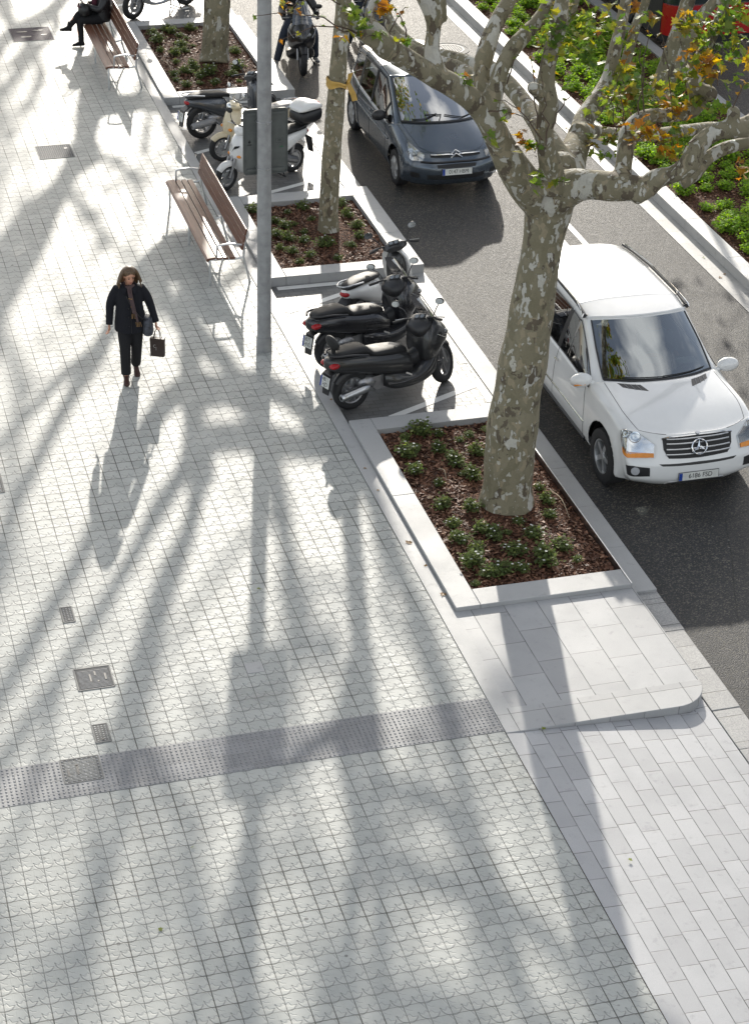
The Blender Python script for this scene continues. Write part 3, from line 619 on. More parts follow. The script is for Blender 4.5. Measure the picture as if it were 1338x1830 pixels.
# --- the other street trees: the two trunks in view and those further up the row, whose crowns throw the shade on the pavement
def street_tree(base, trunk, label, seed, nlimb=7, H=13.0, leaves=3, group='plane trees', lsize=.24, spread=1.3, fork=3.9, voxel=.035, look='leaf_mixed'):
    random.seed(seed); base = Vector(base)
    t = empty('plane_tree', base, 0, label, 'tree', group)
    pts, rs = list(trunk[0]), list(trunk[1]); r0 = rs[-1]; tips = []
    p = pts[-1].copy(); d = Vector((0, 0, 1)); stem = [p.copy()]
    for i in range(4):                       # the stem wanders on upwards, limbs leave it at different heights
        d = (d + Vector((random.gauss(0, .25), random.gauss(0, .25), .1))).normalized(); p = p + d * .8; stem.append(p.copy())
    pts += stem[1:]; rs += [r0 * .85, r0 * .72, r0 * .6, r0 * .5]; paths = [(pts, rs)]
    for i in range(nlimb):
        f = random.uniform(-.3, 3.8); k = max(0, int(f)); q = stem[k].lerp(stem[min(k + 1, 4)], max(0, f - k))
        a = random.uniform(0, 2 * PI) if i else random.uniform(-.5, .5); r = r0 * random.uniform(.62, .85) * (1 - .06 * f)
        P = [q.copy()]; Q = [r]; d = Vector((math.cos(a), math.sin(a), random.uniform(-.05, .5))).normalized(); p = q.copy()
        while p.z < H * random.uniform(.6, 1.0) and len(P) < 10:
            p = p + d * random.uniform(.45, .95); r *= .93; P.append(p.copy()); Q.append(max(r, .07) * random.uniform(.9, 1.3))
            d = (d + Vector((random.gauss(0, .38), random.gauss(0, .38), random.uniform(.1, .55)))).normalized()
            if len(P) > 2 and random.random() < .3:
                e = (d + Vector((random.gauss(0, .8), random.gauss(0, .8), random.uniform(-.1, .6)))).normalized(); g = p.copy(); PP = [g.copy()]; QQ = [r * .8]; rr = r * .75
                for m in range(random.randint(3, 5)):
                    g = g + e * random.uniform(.5, .85); rr *= .88; PP.append(g.copy()); QQ.append(max(rr, .05)); e = (e + Vector((random.gauss(0, .35), random.gauss(0, .35), random.uniform(0, .5)))).normalized()
                paths.append((PP, QQ)); tips.append(g - base)
        paths.append((P, Q)); tips.append(p - base)
    limb_mesh(paths, voxel, base, 'trunk', t, 2, 12, .08)
    a, b = MB(), MB(); crown(a, b, tips, leaves, lsize, spread)
    tag(b.build('twigs', M['twig'], t), kind='stuff'); tag(a.build('foliage', M[look], t), kind='stuff')
    return t
b2 = G(587, 410); b2.z = 0
tr2 = path((586, 426, 29.5, 50), (587, 408, 29.54, 40), (588, 360, 29.54, 36), (593, 270, 29.54, 35), (600, 180, 29.54, 33), (606, 100, 29.54, 31), (612, 30, 29.54, 29), (617, -40, 29.54, 30))
street_tree(b2, tr2, 'slim plane tree in the middle planter with yellow tape tied round its trunk', 21, 7, 10.0)
b1 = G(385, 100); b1.z = 0
tr1 = path((383, 116, 38.2, 64), (384, 98, 38.27, 52), (386, 60, 38.27, 48), (388, 10, 38.27, 47), (390, -60, 38.27, 44), (392, -140, 38.27, 44))
street_tree(b1, tr1, 'plane tree in the farthest planter, only the foot of its thick trunk in view', 5, 8, leaves=7, spread=1.0)
def up_trunk(x, y, r, h, lean=0.0):
    return [Vector((x + lean * k * h, y, k * h - .1 * (k == 0))) for k in (0, .08, .4, .75, 1)], [r * 1.35, r * 1.05, r * .95, r * .88, r * .95]
for i, (x, y, s) in enumerate(((8.1, 47.6, 31), (8.0, 56.8, 44), (-1.8, 52.0, 52))):
    street_tree((x, y, 0), up_trunk(x, y, .26, 3.9), 'plane tree further up the street, beyond the top of the view', s, 6, leaves=2, voxel=.06, group='plane trees beyond the view')
# median trees with low forks
bA = G(1172, 178); bA.z = 0; YA = bA.y
pA = [path((1168, 196, YA, 44), (1172, 172, YA, 34), (1186, 130, YA, 30), (1203, 80, YA, 29), (1220, 30, YA, 27), (1236, -30, YA, 26), (1250, -120, YA, 22)),
      path((1180, 165, YA, 28), (1202, 128, YA - .1, 27), (1224, 96, YA - .15, 26), (1236, 60, YA - .2, 24), (1256, 24, YA - .2, 22), (1284, -10, YA - .3, 20), (1310, -90, YA, 16))]
tA = empty('plane_tree', bA, 0, 'plane tree on the median with two close stems rising in front of the red bus', 'tree', 'plane trees')
limb_mesh(pA, .03, bA, 'trunk', tA, 3, 12, .06)
bB = G(1108, 150); bB.z = 0; YB = bB.y
pB = [path((1104, 165, YB, 34), (1110, 140, YB, 24), (1122, 95, YB, 20), (1136, 45, YB, 18), (1152, 5, YB, 17), (1170, -60, YB, 16), (1190, -160, YB, 12))]
tB = empty('plane_tree', bB, 0, 'thin dark plane tree on the median, left of the red bus', 'tree', 'plane trees')
limb_mesh(pB, .03, bB, 'trunk', tB, 3, 12, .06)
random.seed(9)
for t, b, q in ((tA, bA, pA), (tB, bB, pB)):
    a, c = MB(), MB(); crown(a, c, [p[0][-1] - b for p in q], 2, .19, 1.6)
    tag(c.build('twigs', M['twig'], t), kind='stuff'); tag(a.build('foliage', M['leaf_mixed'], t), kind='stuff')

# --- low plants
def shrub(name, mat, n, r, h, flowers, seed, label, catg, group, ls=.035):
    random.seed(seed); t = empty(name, (0, 0, 0), 0, label, catg, group); mb = MB(); st = MB(); fl = MB()
    for i in range(int(n / 9)):
        a = random.uniform(0, 2 * PI); rr = r * math.sqrt(random.random()); tip = Vector((rr * math.cos(a), rr * math.sin(a), h * random.uniform(.45, 1) * (1 - .5 * (rr / r) ** 2)))
        st.tube([Vector((0, 0, -.05)), tip * .5 + Vector((0, 0, .02)), tip], [.004, .003, .0015], 4)
        for k in range(9):
            f = random.uniform(.35, 1.05); p = tip * f + Vector((random.gauss(0, .022), random.gauss(0, .022), random.gauss(0, .018)))
            leaf(mb, p, ls * random.uniform(.6, 1.3), simple=True, droop=0)
        if flowers and random.random() < flowers:
            p = tip + Vector((0, 0, .012))
            for k in range(5):
                b = k * 2 * PI / 5 + a; c, s = math.cos(b), math.sin(b)
                fl.add([p, p + Vector((c * .011 - s * .007, s * .011 + c * .007, .005)), p + Vector((c * .015, s * .015, .003)), p + Vector((c * .011 + s * .007, s * .011 - c * .007, .005))], [(0, 1, 2, 3)])
    tag(mb.build('foliage', M[mat], t), kind='stuff'); tag(st.build('stems', M['twig'], t), kind='stuff')
    if fl.v: tag(fl.build('flowers', M['white_petal'], t), kind='stuff')
    return t
# ---------------------------------------------------------------- lettering
def text(name, s, size, mat, parent, loc, rot, extrude=.001, sx=1.0):
    cu = bpy.data.curves.new(name, 'FONT'); cu.body = s; cu.size = size; cu.extrude = extrude; cu.align_x = 'CENTER'; cu.align_y = 'CENTER'
    tmp = bpy.data.objects.new(name, cu); COL.objects.link(tmp)
    me = bpy.data.meshes.new_from_object(tmp.evaluated_get(bpy.context.evaluated_depsgraph_get())); bpy.data.objects.remove(tmp)
    me.materials.clear(); me.materials.append(M[mat]); me.name = name
    o = bpy.data.objects.new(name, me); link(o, parent); o.location = loc; o.rotation_euler = rot; o.scale = (sx, 1, 1); return o
def frame_of(p, nrm, up=Vector((0, 0, 1))):          # matrix: local X right, Y up, Z out of the plate
    z = Vector(nrm).normalized(); x = up.cross(z).normalized(); y = z.cross(x)
    m = Matrix.Identity(4)
    for k in range(3): m[k][0] = x[k]; m[k][1] = y[k]; m[k][2] = z[k]; m[k][3] = p[k]
    return m
def plate(parent, p, nrm, lines, w, h, name='number_plate'):
    m = frame_of(Vector(p), nrm); mb = MB(); mb.box((0, 0, -.002), (w + .012, h + .012, .004), m); mb2 = MB(); mb2.box((0, 0, .0015), (w, h, .004), m)
    o = mb2.build(name, M['plate_white'], parent, bevel=.001)
    mb.build('plate_frame', M['black_plastic'], o)
    b = MB(); b.box((-w / 2 + w * (.045 if len(lines) == 1 else .075), 0, .0032), (w * (.085 if len(lines) == 1 else .15), h * .96, .003), m); b.build('country_band', M['plate_blue'], o)
    for i, s in enumerate(lines):
        if not s: continue
        k = len(lines); sz = h * (.86 if k == 1 else .56); yy = 0 if k == 1 else (h * .235 - i * h * .46)
        q = text('lettering', s, sz, 'ink', o, (0, 0, 0), (0, 0, 0), .0008, .82 if k == 1 else .78)
        q.matrix_local = m @ Matrix.Translation((w * .045, yy, .0040)) @ Matrix.Diagonal((.84 if k == 1 else .8, 1, 1, 1))
    return o
# ---------------------------------------------------------------- cars
class Shell:
    def __init__(s, cols, n=5):
        s.c = [[Vector(p) for p in c] for c in cols]; s.n = n; s.T = len(cols) - 1; s.S = len(cols[0]) - 1
    def at(s, t, v):
        t = min(max(t, 0), s.T - 1e-6); v = min(max(v, 0), s.S - 1e-6); i, j = int(t), int(v); a, b = t - i, v - j
        def row(k):
            r = s.c[min(max(k, 0), s.T)]
            p0 = r[j - 1] if j > 0 else Vector((r[1].x, -r[1].y, r[1].z))
            return cat(p0, r[j], r[j + 1], r[min(j + 2, s.S)], b)
        p = cat(row(i - 1), row(i), row(i + 1), row(i + 2), a)
        return p
    def nrm(s, t, v):
        e = .02; a = s.at(t + e, v) - s.at(t - e, v); b = s.at(t, v + e) - s.at(t, v - e)
        if v < e: b = Vector((0, 1, 0)) * .01 + Vector((0, 0, 0))
        n = b.cross(a); n = n.normalized() if n.length > 1e-9 else Vector((0, 0, 1))
        return -n if n.dot(s.at(t, v) - Vector((s.at(t, v).x * .4, 0, .6))) < 0 else n
def car_shell(sh, arches, glass, parent, mats):
    """arches: (x, z, r); glass: {part: set of (col,row) control cells}"""
    n = sh.n; nt = sh.T * n + 1; ns = sh.S * n + 1
    bm = bmesh.new(); P = [[sh.at(i / n, j / n) for j in range(ns)] for i in range(nt)]
    grid = {}
    lay = bm.faces.layers.int.new('part'); names = ['body'] + list(glass)
    for sgn in (1, -1):
        for i in range(nt):
            for j in range(ns):
                if j == 0 and sgn == -1: grid[(sgn, i, j)] = grid[(1, i, j)]; continue
                p = P[i][j]; grid[(sgn, i, j)] = bm.verts.new((p.x, 0 if j == 0 else p.y * sgn, p.z))
        for i in range(nt - 1):
            for j in range(ns - 1):
                q = [grid[(sgn, i, j)], grid[(sgn, i + 1, j)], grid[(sgn, i + 1, j + 1)], grid[(sgn, i, j + 1)]]
                if sgn < 0: q.reverse()
                try: f = bm.faces.new(q)
                except ValueError: continue
                f.smooth = True; cell = (i // n, j // n); f[lay] = 0
                for k, g in enumerate(glass):
                    if cell in glass[g]: f[lay] = k + 1
    for ax, az, ar in arches:
        K = 22
        for sgn in (1, -1):
            for k in range(K):
                a = 2 * PI * k / K; nr = Vector((math.cos(a), 0, math.sin(a))); co = Vector((ax, 0, az)) + nr * ar
                fs = [f for f in bm.faces if (f.calc_center_median().xz - Vector((ax, az))).length < ar + .14 and f.calc_center_median().y * sgn > .45]
                g = set(fs)
                for f in fs: g.update(f.edges); g.update(f.verts)
                bmesh.ops.bisect_plane(bm, geom=list(g), plane_co=co, plane_no=nr, dist=1e-5)
            dl = [f for f in bm.faces if (f.calc_center_median().xz - Vector((ax, az))).length < ar * .995 and f.calc_center_median().y * sgn > .45]
            bmesh.ops.delete(bm, geom=dl, context='FACES')
    bmesh.ops.recalc_face_normals(bm, faces=bm.faces)
    me = bpy.data.meshes.new('body'); out = []
    for k, nm in enumerate(names):
        b2 = bm.copy(); l2 = b2.faces.layers.int['part']
        bmesh.ops.delete(b2, geom=[f for f in b2.faces if f[l2] != k], context='FACES')
        # split the left and right side window into pieces of their own
        for nm2, test in (((nm, None),) if nm in ('body',) or nm.startswith('wind') or nm.startswith('rear_w') else ((nm, 1), (nm, -1))):
            b3 = b2.copy()
            if test: bmesh.ops.delete(b3, geom=[f for f in b3.faces if f.calc_center_median().y * test < 0], context='FACES')
            if not len(b3.faces): b3.free(); continue
            me = bpy.data.meshes.new(nm2.split('.')[0]); b3.to_mesh(me); b3.free(); me.materials.append(mats[nm]); me.shade_smooth(); me.set_sharp_from_angle(angle=R_(50))
            o = bpy.data.objects.new(nm2.split('.')[0], me); link(o, parent); out.append(o)
            if nm == 'body':
                m = o.modifiers.new('thick', 'SOLIDIFY'); m.thickness = .012; m.offset = -1
        b2.free()
    bm.free(); return out
def decal(sh, poly, off, mat, name, parent, side=1, rings=4, dome=0.0, sub=4):
    pts = []
    for i in range(len(poly)):
        a, b = Vector(poly[i]), Vector(poly[(i + 1) % len(poly)])
        for k in range(sub): pts.append(a.lerp(b, k / sub))
    c = sum(pts, Vector((0, 0))) / len(pts); mb = MB(); secs = []
    for r in range(rings + 2):
        f = min(1, r / rings); q = []
        for p in pts:
            t, v = c + (p - c) * max(f, .001); P = sh.at(t, abs(v)); N = sh.nrm(t, abs(v))
            o = off + dome * (1 - f * f) if r <= rings else -.008
            P = P + N * o
            q.append(Vector((P.x, P.y * (-1 if v < 0 else 1) * side, P.z)))
        secs.append(q)
    mb.loft(secs, True, False); return mb.build(name, M[mat], parent, smooth=True, sharp=50)
def seam(sh, pts, parent, name='door_seam', r=.004, mat='ink', side=1, off=0.0):
    q = []
    for a, b in zip(pts, pts[1:]):
        for k in range(8):
            t = a[0] + (b[0] - a[0]) * k / 8; v = a[1] + (b[1] - a[1]) * k / 8; P = sh.at(t, v) + sh.nrm(t, v) * off; q.append(Vector((P.x, P.y * side, P.z)))
    P = sh.at(*pts[-1]) + sh.nrm(*pts[-1]) * off; q.append(Vector((P.x, P.y * side, P.z)))
    mb = MB(); mb.tube(q, r, 5); return mb.build(name, M[mat], parent, smooth=True)
def wheel(parent, x, y, z, r, w, side, spokes, rimr, double=False, mat='steel', cover=False):
    t = MB(); T = Matrix.Translation((x, y, z)) @ Matrix.Rotation(-PI / 2 * side, 4, 'X')      # local Z points outwards
    h = w / 2
    t.lathe([(rimr * .96, -h * .8), (rimr * 1.02, -h * .95), (r * .86, -h), (r * .97, -h * .86), (r, -h * .55), (r, h * .55), (r * .97, h * .86), (r * .86, h), (rimr * 1.04, h * .95), (rimr * .98, h * .8), (rimr * .96, -h * .8)], 40, T)
    o = t.build('wheel', M['rubber'], parent, smooth=True, sharp=35)
    m = MB(); m.lathe([(rimr * .99, h * .86), (rimr * .93, h * .84), (rimr * .90, h * .4), (rimr * .88, -h * .6)], 40, T)
    if cover:
        m.lathe([(rimr * .93, h * .80), (rimr * .75, h * .92), (rimr * .4, h * .98), (.001, h)], 40, T)
        for k in range(spokes):
            a = 2 * PI * k / spokes; c = Matrix.Rotation(a, 4, 'Z')
            m.box((rimr * .62, 0, h * .96), (rimr * .45, rimr * .20, .012), T @ c)
    else:
        m.lathe([(rimr * .26, h * .62), (rimr * .24, h * .78), (rimr * .1, h * .8), (.001, h * .8)], 24, T)
        for k in range(spokes):
            for dd in ((-.13, .13) if double else (0,)):
                a = 2 * PI * k / spokes + dd; c, s = math.cos(a), math.sin(a); wd = rimr * (.09 if double else .15)
                q = [Vector((c * rr * rimr - s * ww, s * rr * rimr + c * ww, hh * h)) for rr, ww, hh in ((.15, -wd, .72), (.95, -wd * .8, .72), (.95, wd * .8, .72), (.15, wd, .72))]
                b = [p - Vector((0, 0, .03)) for p in q]
                m.add(q + b, [(0, 1, 2, 3), (0, 4, 5, 1), (1, 5, 6, 2), (2, 6, 7, 3), (3, 7, 4, 0)], T)
    m.build('rim', M[mat], o, smooth=True, sharp=30)
    d = MB(); d.lathe([(rimr * .9, -h * .1), (.001, -h * .1)], 24, T); d.build('brake_disc', M['matt_black'], o)
    return o
def liners(parent, arches, hw):
    for ax, az, ar in arches:
        for s in (1, -1):
            secs = []; mb = MB()
            for y in (hw - .05, hw - .42):
                secs.append([Vector((ax + (ar + .012) * math.cos(PI * k / 16), y * s, max(az - .12, az + (ar + .012) * math.sin(PI * k / 16)))) for k in range(-1, 18)])
            mb.loft(secs, False, False); n = len(mb.v); mb.add([secs[1][k] for k in range(19)], [tuple(range(19))])
            mb.build('wheel_well', M['matt_black'], parent)
def interior(parent, xf, xr, hw, zb, zt, cols, driver=None):
    mb = MB(); mb.cube(xr, xf + .35, -hw + .08, hw - .08, .3, .42); mb.build('cabin_floor', M['matt_black'], parent)
    for x, s in cols:
        m2 = MB()
        m2.tube([(x + .22, s, .62), (x, s, .60), (x - .22, s, .60)], [.20, .23, .22], 10, squash=1.0); m2.tube([(x - .2, s, .6), (x - .28, s, .95), (x - .36, s, zt - .42)], [.2, .22, .19], 10)
        m2.ball((x - .38, s, zt - .28), (.07, .14, .10)); m2.build('seat', M['seat_grey'], parent, smooth=True)
    d = MB(); d.loft([[Vector((xf + .34, y, zb - .03)), Vector((xf - .12, y, zb - .05)), Vector((xf - .2, y, zb - .2)), Vector((xf - .05, y, zb - .4)), Vector((xf + .3, y, zb - .4))] for y in (-hw + .14, 0, hw - .14)], True, True)
    d.build('dashboard', M['dash'], parent, smooth=True)
    w = MB(); T = Matrix.Translation((xf - .33, hw * .45, zb - .10)) @ Matrix.Rotation(R_(-62), 4, 'Y')
    w.tube([(T @ Vector((.18 * math.cos(a), .18 * math.sin(a), 0))) for a in [2 * PI * k / 20 for k in range(21)]], .014, 6); w.tube([T @ Vector((-.17, 0, 0)), T @ Vector((.17, 0, 0))], .014, 5)
    w.build('steering_wheel', M['matt_black'], parent, smooth=True)
M['seat_grey'] = plain('seat_grey', (.09, .09, .095), .8); M['dash'] = plain('dash', (.05, .052, .055), .6); M['shirt'] = plain('shirt', (.35, .38, .42), .9); M['trim_grey'] = plain('trim_grey', (.25, .25, .26), .5)
def mirror(parent, x, y, z, s, mat, d=(.11, .13, .085)):
    mb = MB(); mb.ball((x, (y + .16) * s, z), (d[0] * .62, d[1], d[2]), seg=16, rings=10); mb.tube([(x + .01, (y - .02) * s, z - .06), (x, (y + .1) * s, z - .02)], [.035, .03], 8)
    o = mb.build('wing_mirror', M[mat], parent, smooth=True); g = MB(); g.lathe([(.001, 0), (1, 0)], 20, Matrix.Translation((x - d[0] * .55, (y + .16) * s, z)) @ Matrix.Diagonal((1, d[1] * .8, d[2] * .75, 1)) @ Matrix.Rotation(PI / 2, 4, 'Y')); g.build('mirror_glass', M['mirror_glass'], o)
    return o
def mirror_poly(poly): return poly
# ---- white off-roader
def make_suv(parent):
    cols = [
     [(2.31, 0, .33), (2.29, .42, .33), (2.17, .70, .33), (2.12, .77, .33), (2.06, .82, .33), (2.02, .85, .32), (1.98, .87, .31), (1.98, .80, .30)],
     [(2.39, 0, .44), (2.37, .42, .44), (2.27, .79, .45), (2.19, .85, .45), (2.10, .865, .45), (2.03, .89, .42), (1.975, .90, .32), (1.96, .8, .30)],
     [(2.39, 0, .60), (2.37, .42, .60), (2.27, .82, .61), (2.17, .88, .61), (2.07, .90, .58), (2.01, .915, .50), (1.97, .91, .33), (1.94, .8, .30)],
     [(2.36, 0, .70), (2.335, .42, .71), (2.22, .83, .73), (2.11, .89, .73), (2.02, .905, .70), (1.98, .925, .58), (1.95, .915, .34), (1.93, .8, .30)],
     [(2.25, 0, .98), (2.22, .40, .98), (2.07, .78, .99), (1.96, .865, .96), (1.91, .895, .86), (1.90, .935, .66), (1.88, .92, .34), (1.88, .8, .30)],
     [(2.19, 0, 1.02), (2.15, .40, 1.02), (1.99, .77, 1.03), (1.87, .86, .995), (1.84, .90, .90), (1.84, .94, .70), (1.84, .92, .34), (1.84, .8, .30)],
     [(1.75, 0, 1.13), (1.73, .40, 1.12), (1.66, .77, 1.10), (1.60, .865, 1.05), (1.58, .905, .96), (1.55, .955, .76), (1.55, .93, .34), (1.55, .8, .30)],
     [(1.20, 0, 1.20), (1.15, .40, 1.19), (1.00, .73, 1.16), (1.02, .85, 1.10), (1.03, .905, 1.01), (1.05, .945, .78), (1.08, .93, .34), (1.1, .8, .30)],
     [(1.14, 0, 1.20), (1.08, .40, 1.19), (.93, .735, 1.17), (.86, .855, 1.12), (.88, .90, 1.05), (.93, .945, .78), (1.0, .93, .34), (1.0, .8, .30)],
     [(.72, 0, 1.46), (.68, .38, 1.45), (.57, .70, 1.41), (.47, .775, 1.34), (.55, .895, 1.08), (.62, .945, .78), (.66, .93, .34), (.66, .8, .30)],
     [(.30, 0, 1.70), (.27, .36, 1.695), (.17, .64, 1.66), (.07, .715, 1.58), (.15, .885, 1.09), (.2, .94, .78), (.2, .93, .34), (.2, .8, .30)],
     [(.24, 0, 1.725), (.21, .36, 1.72), (.10, .65, 1.685), (.00, .72, 1.60), (.05, .885, 1.095), (.08, .94, .78), (.1, .93, .34), (.1, .8, .30)],
     [(-.18, 0, 1.765), (-.18, .36, 1.76), (-.2, .655, 1.72), (-.2, .725, 1.63), (-.18, .885, 1.10), (-.18, .94, .78), (-.18, .93, .34), (-.18, .8, .30)],
     [(-.30, 0, 1.77), (-.30, .36, 1.765), (-.3, .655, 1.725), (-.3, .725, 1.635), (-.3, .885, 1.10), (-.3, .94, .78), (-.3, .93, .34), (-.3, .8, .30)],
     [(-1.05, 0, 1.77), (-1.05, .36, 1.765), (-1.05, .645, 1.725), (-1.05, .72, 1.635), (-1.02, .885, 1.11), (-.95, .94, .78), (-.9, .93, .34), (-.9, .8, .30)],
     [(-1.20, 0, 1.765), (-1.2, .36, 1.76), (-1.2, .64, 1.72), (-1.2, .715, 1.63), (-1.16, .885, 1.12), (-1.1, .94, .78), (-1.05, .93, .34), (-1.05, .8, .30)],
     [(-1.85, 0, 1.74), (-1.85, .36, 1.735), (-1.82, .60, 1.69), (-1.80, .68, 1.60), (-1.8, .865, 1.15), (-1.8, .93, .78), (-1.8, .92, .34), (-1.8, .8, .30)],
     [(-2.05, 0, 1.68), (-2.04, .34, 1.67), (-2.0, .57, 1.63), (-1.98, .65, 1.55), (-2.02, .84, 1.15), (-2.0, .91, .78), (-2.0, .90, .34), (-2.0, .8, .30)],
     [(-2.28, 0, 1.15), (-2.27, .4, 1.15), (-2.2, .70, 1.14), (-2.15, .78, 1.1), (-2.12, .84, 1.0), (-2.1, .89, .78), (-2.1, .88, .34), (-2.1, .8, .30)],
     [(-2.38, 0, .62), (-2.37, .4, .62), (-2.28, .72, .62), (-2.22, .80, .6), (-2.18, .84, .58), (-2.15, .87, .5), (-2.15, .86, .34), (-2.15, .8, .30)],
     [(-2.33, 0, .36), (-2.32, .4, .36), (-2.24, .70, .36), (-2.2, .78, .35), (-2.17, .82, .35), (-2.15, .85, .34), (-2.15, .85, .33), (-2.15, .8, .30)]]
    sh = Shell(cols, 6)
    gl = {'windscreen': {(c, r) for c in (8, 9) for r in (0, 1)}, 'pillar': {(12, 3)}, 'pillar.r': {(14, 3)}, 'side_window': {(c, 3) for c in (8, 9, 10, 11)}, 'side_window.r': {(13, 3)}, 'side_window.q': {(15, 3)}, 'rear_window': {(17, 0), (17, 1)}}
    mt = {'pillar': M['black_plastic'], 'pillar.r': M['black_plastic'], 'body': M['paint_suv'], 'windscreen': M['windscreen_dark'], 'side_window': M['car_glass'], 'side_window.r': M['car_glass'], 'side_window.q': M['car_glass'], 'rear_window': M['car_glass']}
    arch = ((1.53, .42, .43), (-1.385, .42, .43))
    car_shell(sh, arch, gl, parent, mt); liners(parent, arch, .93)
    for x in (1.53, -1.385):
        for s in (1, -1): wheel(parent, x, s * .815, .375, .375, .255, s, 5, .235, False, 'aluminium')
    for s in (1, -1):
        h = decal(sh, [(3.1, 1.30), (2.95, 2.2), (3.15, 2.9), (3.7, 3.25), (4.35, 3.1), (4.5, 2.6), (4.15, 1.8), (3.6, 1.28)], .010, 'lens', 'headlight', parent, s, dome=.02)
        decal(sh, [(3.12, 1.35), (2.98, 2.2), (3.16, 2.85), (3.7, 3.18), (4.3, 3.02), (4.42, 2.6), (4.1, 1.82), (3.6, 1.33)], .003, 'chrome', 'reflector', h, s)
        decal(sh, [(3.12, 1.34), (2.98, 2.2), (3.15, 2.85), (3.36, 2.92), (3.27, 2.2), (3.30, 1.34)], .020, 'orange_lens', 'indicator', h, s)
        for t, v, r in ((3.85, 1.9, .075), (3.95, 2.5, .06)):
            p, nn = sh.at(t, v), sh.nrm(t, v); m = MB(); T = frame_of(Vector((p.x, p.y * s, p.z)), (nn.x, nn.y * s, nn.z)); m.lathe([(r, .004), (r * .9, .012), (r * .6, .006), (.001, .012)], 20, T); m.build('lamp_bowl', M['mirror_glass'], h, smooth=True)
        f = decal(sh, [(1.35, 1.45), (1.25, 2.0), (1.35, 2.75), (2.1, 2.75), (2.25, 2.0), (2.1, 1.45)], .004, 'black_plastic', 'fog_lamp_recess', parent, s)
        p, nn = sh.at(1.75, 1.9), sh.nrm(1.75, 1.9); m = MB(); T = frame_of(Vector((p.x, p.y * s, p.z)), (nn.x, nn.y * s, nn.z)); m.lathe([(.055, .003), (.052, .018), (.001, .022)], 18, T); m.build('fog_lamp', M['lens_grey'], f, smooth=True)
        v = decal(sh, [(6.62, .72), (6.78, 1.45), (6.98, 1.55), (6.90, .85)], .003, 'black_plastic', 'bonnet_vent', parent, s)
        for k in range(3): seam(sh, [(6.66 + .03 * k, .92 + k * .18), (6.93 + .012 * k, 1.0 + k * .18)], v, 'slat', .004, 'trim_grey', s, .005)
        seam(sh, [(4.35, 1.0), (4.9, 1.75), (6, 1.95), (7.0, 2.05)], parent, 'bonnet_seam', .0035, 'ink', s)
        seam(sh, [(8.3, 4.15), (8.15, 5), (8.3, 6)], parent, 'door_seam', .004, 'ink', s); seam(sh, [(12.5, 4), (12.5, 6)], parent, 'door_seam', .004, 'ink', s)
        seam(sh, [(8.1, 5.45), (12.4, 5.45)], parent, 'side_moulding', .014, 'chrome', s); seam(sh, [(12.6, 5.45), (14.0, 5.45)], parent, 'side_moulding', .014, 'chrome', s)
        seam(sh, [(8.0, 6.0), (12.5, 6.0), (14.2, 6.0)], parent, 'sill', .045, 'black_plastic', s, -.01)
        seam(sh, [(8.0, 4.0), (10, 4.0), (12.5, 4.0), (16.8, 4.0)], parent, 'window_trim', .008, 'black_plastic', s); seam(sh, [(8.2, 3.0), (10, 3.0), (12, 3.0), (16.8, 3.0)], parent, 'window_trim', .008, 'black_plastic', s)
        seam(sh, [(10.1, 2.45), (11, 2.3), (12.5, 2.25), (14.5, 2.25), (16.5, 2.3)], parent, 'roof_rail', .022, 'black_plastic', s, .035); seam(sh, [(10.3, 2.45), (12.5, 2.25), (16.3, 2.3)], parent, 'roof_rail_trim', .008, 'chrome', s, .058)
        seam(sh, [(12.2, 4.45), (11.7, 4.45)], parent, 'door_handle', .016, 'chrome', s, .025)
        mirror(parent, .86, .84, 1.16, s, 'paint_suv', (.14, .15, .10))
    o = MB(); T = Matrix.Translation((.93, -.84 - .20, 1.13)); o.box((0, 0, 0), (.02, .15, .018), T); o.build('mirror_indicator', M['orange_lens'], parent, bevel=.004)
    g = decal(sh, [(3.08, -.92), (3.04, 0.001), (3.08, .92), (3.45, 1.08), (3.88, 1.12), (3.98, .85), (4.02, 0.001), (3.98, -.85), (3.88, -1.12), (3.45, -1.08)], .006, 'matt_black', 'grille', parent, 1, 5)
    for k, t in enumerate((3.25, 3.45, 3.66, 3.86)):
        seam(sh, [(t, 0), (t, 1.0)], g, 'grille_bar', .012, 'steel', 1, .014); seam(sh, [(t, 0), (t, 1.0)], g, 'grille_bar', .012, 'steel', -1, .014)
    seam(sh, [(4.04, 0), (4.0, .88), (3.88, 1.14)], g, 'grille_frame', .011, 'chrome', 1, .006); seam(sh, [(4.04, 0), (4.0, .88), (3.88, 1.14)], g, 'grille_frame', .011, 'chrome', -1, .006)
    p, nn = sh.at(3.5, 0), sh.nrm(3.5, 0); T = frame_of(p + nn * .035, (1, 0, .35)); m = MB(); R0 = .098
    m.tube([T @ Vector((R0 * math.cos(a), R0 * math.sin(a), 0)) for a in [2 * PI * k / 28 for k in range(29)]], .011, 8)
    for a in (90, 210, 330):
        c, s = math.cos(R_(a)), math.sin(R_(a)); m.loft([[T @ Vector((-s * w, c * w, 0)), T @ Vector((0, 0, .014)), T @ Vector((s * w, -c * w, 0)), T @ Vector((0, 0, -.006))] if q == 0 else [T @ Vector((c * R0 + s * .003, s * R0 - c * .003, 0)), T @ Vector((c * R0, s * R0, .006)), T @ Vector((c * R0 - s * .003, s * R0 + c * .003, 0)), T @ Vector((c * R0, s * R0, -.004))] for q, w in ((0, .026), (1, .004))], True, True)
    m.build('emblem', M['chrome'], g, smooth=True, sharp=30)
    p, nn = sh.at(4.5, 0), sh.nrm(4.5, 0); m = MB(); m.lathe([(.03, 0), (.03, .006), (.001, .007)], 18, frame_of(p, nn)); m.build('badge', M['steel'], parent)
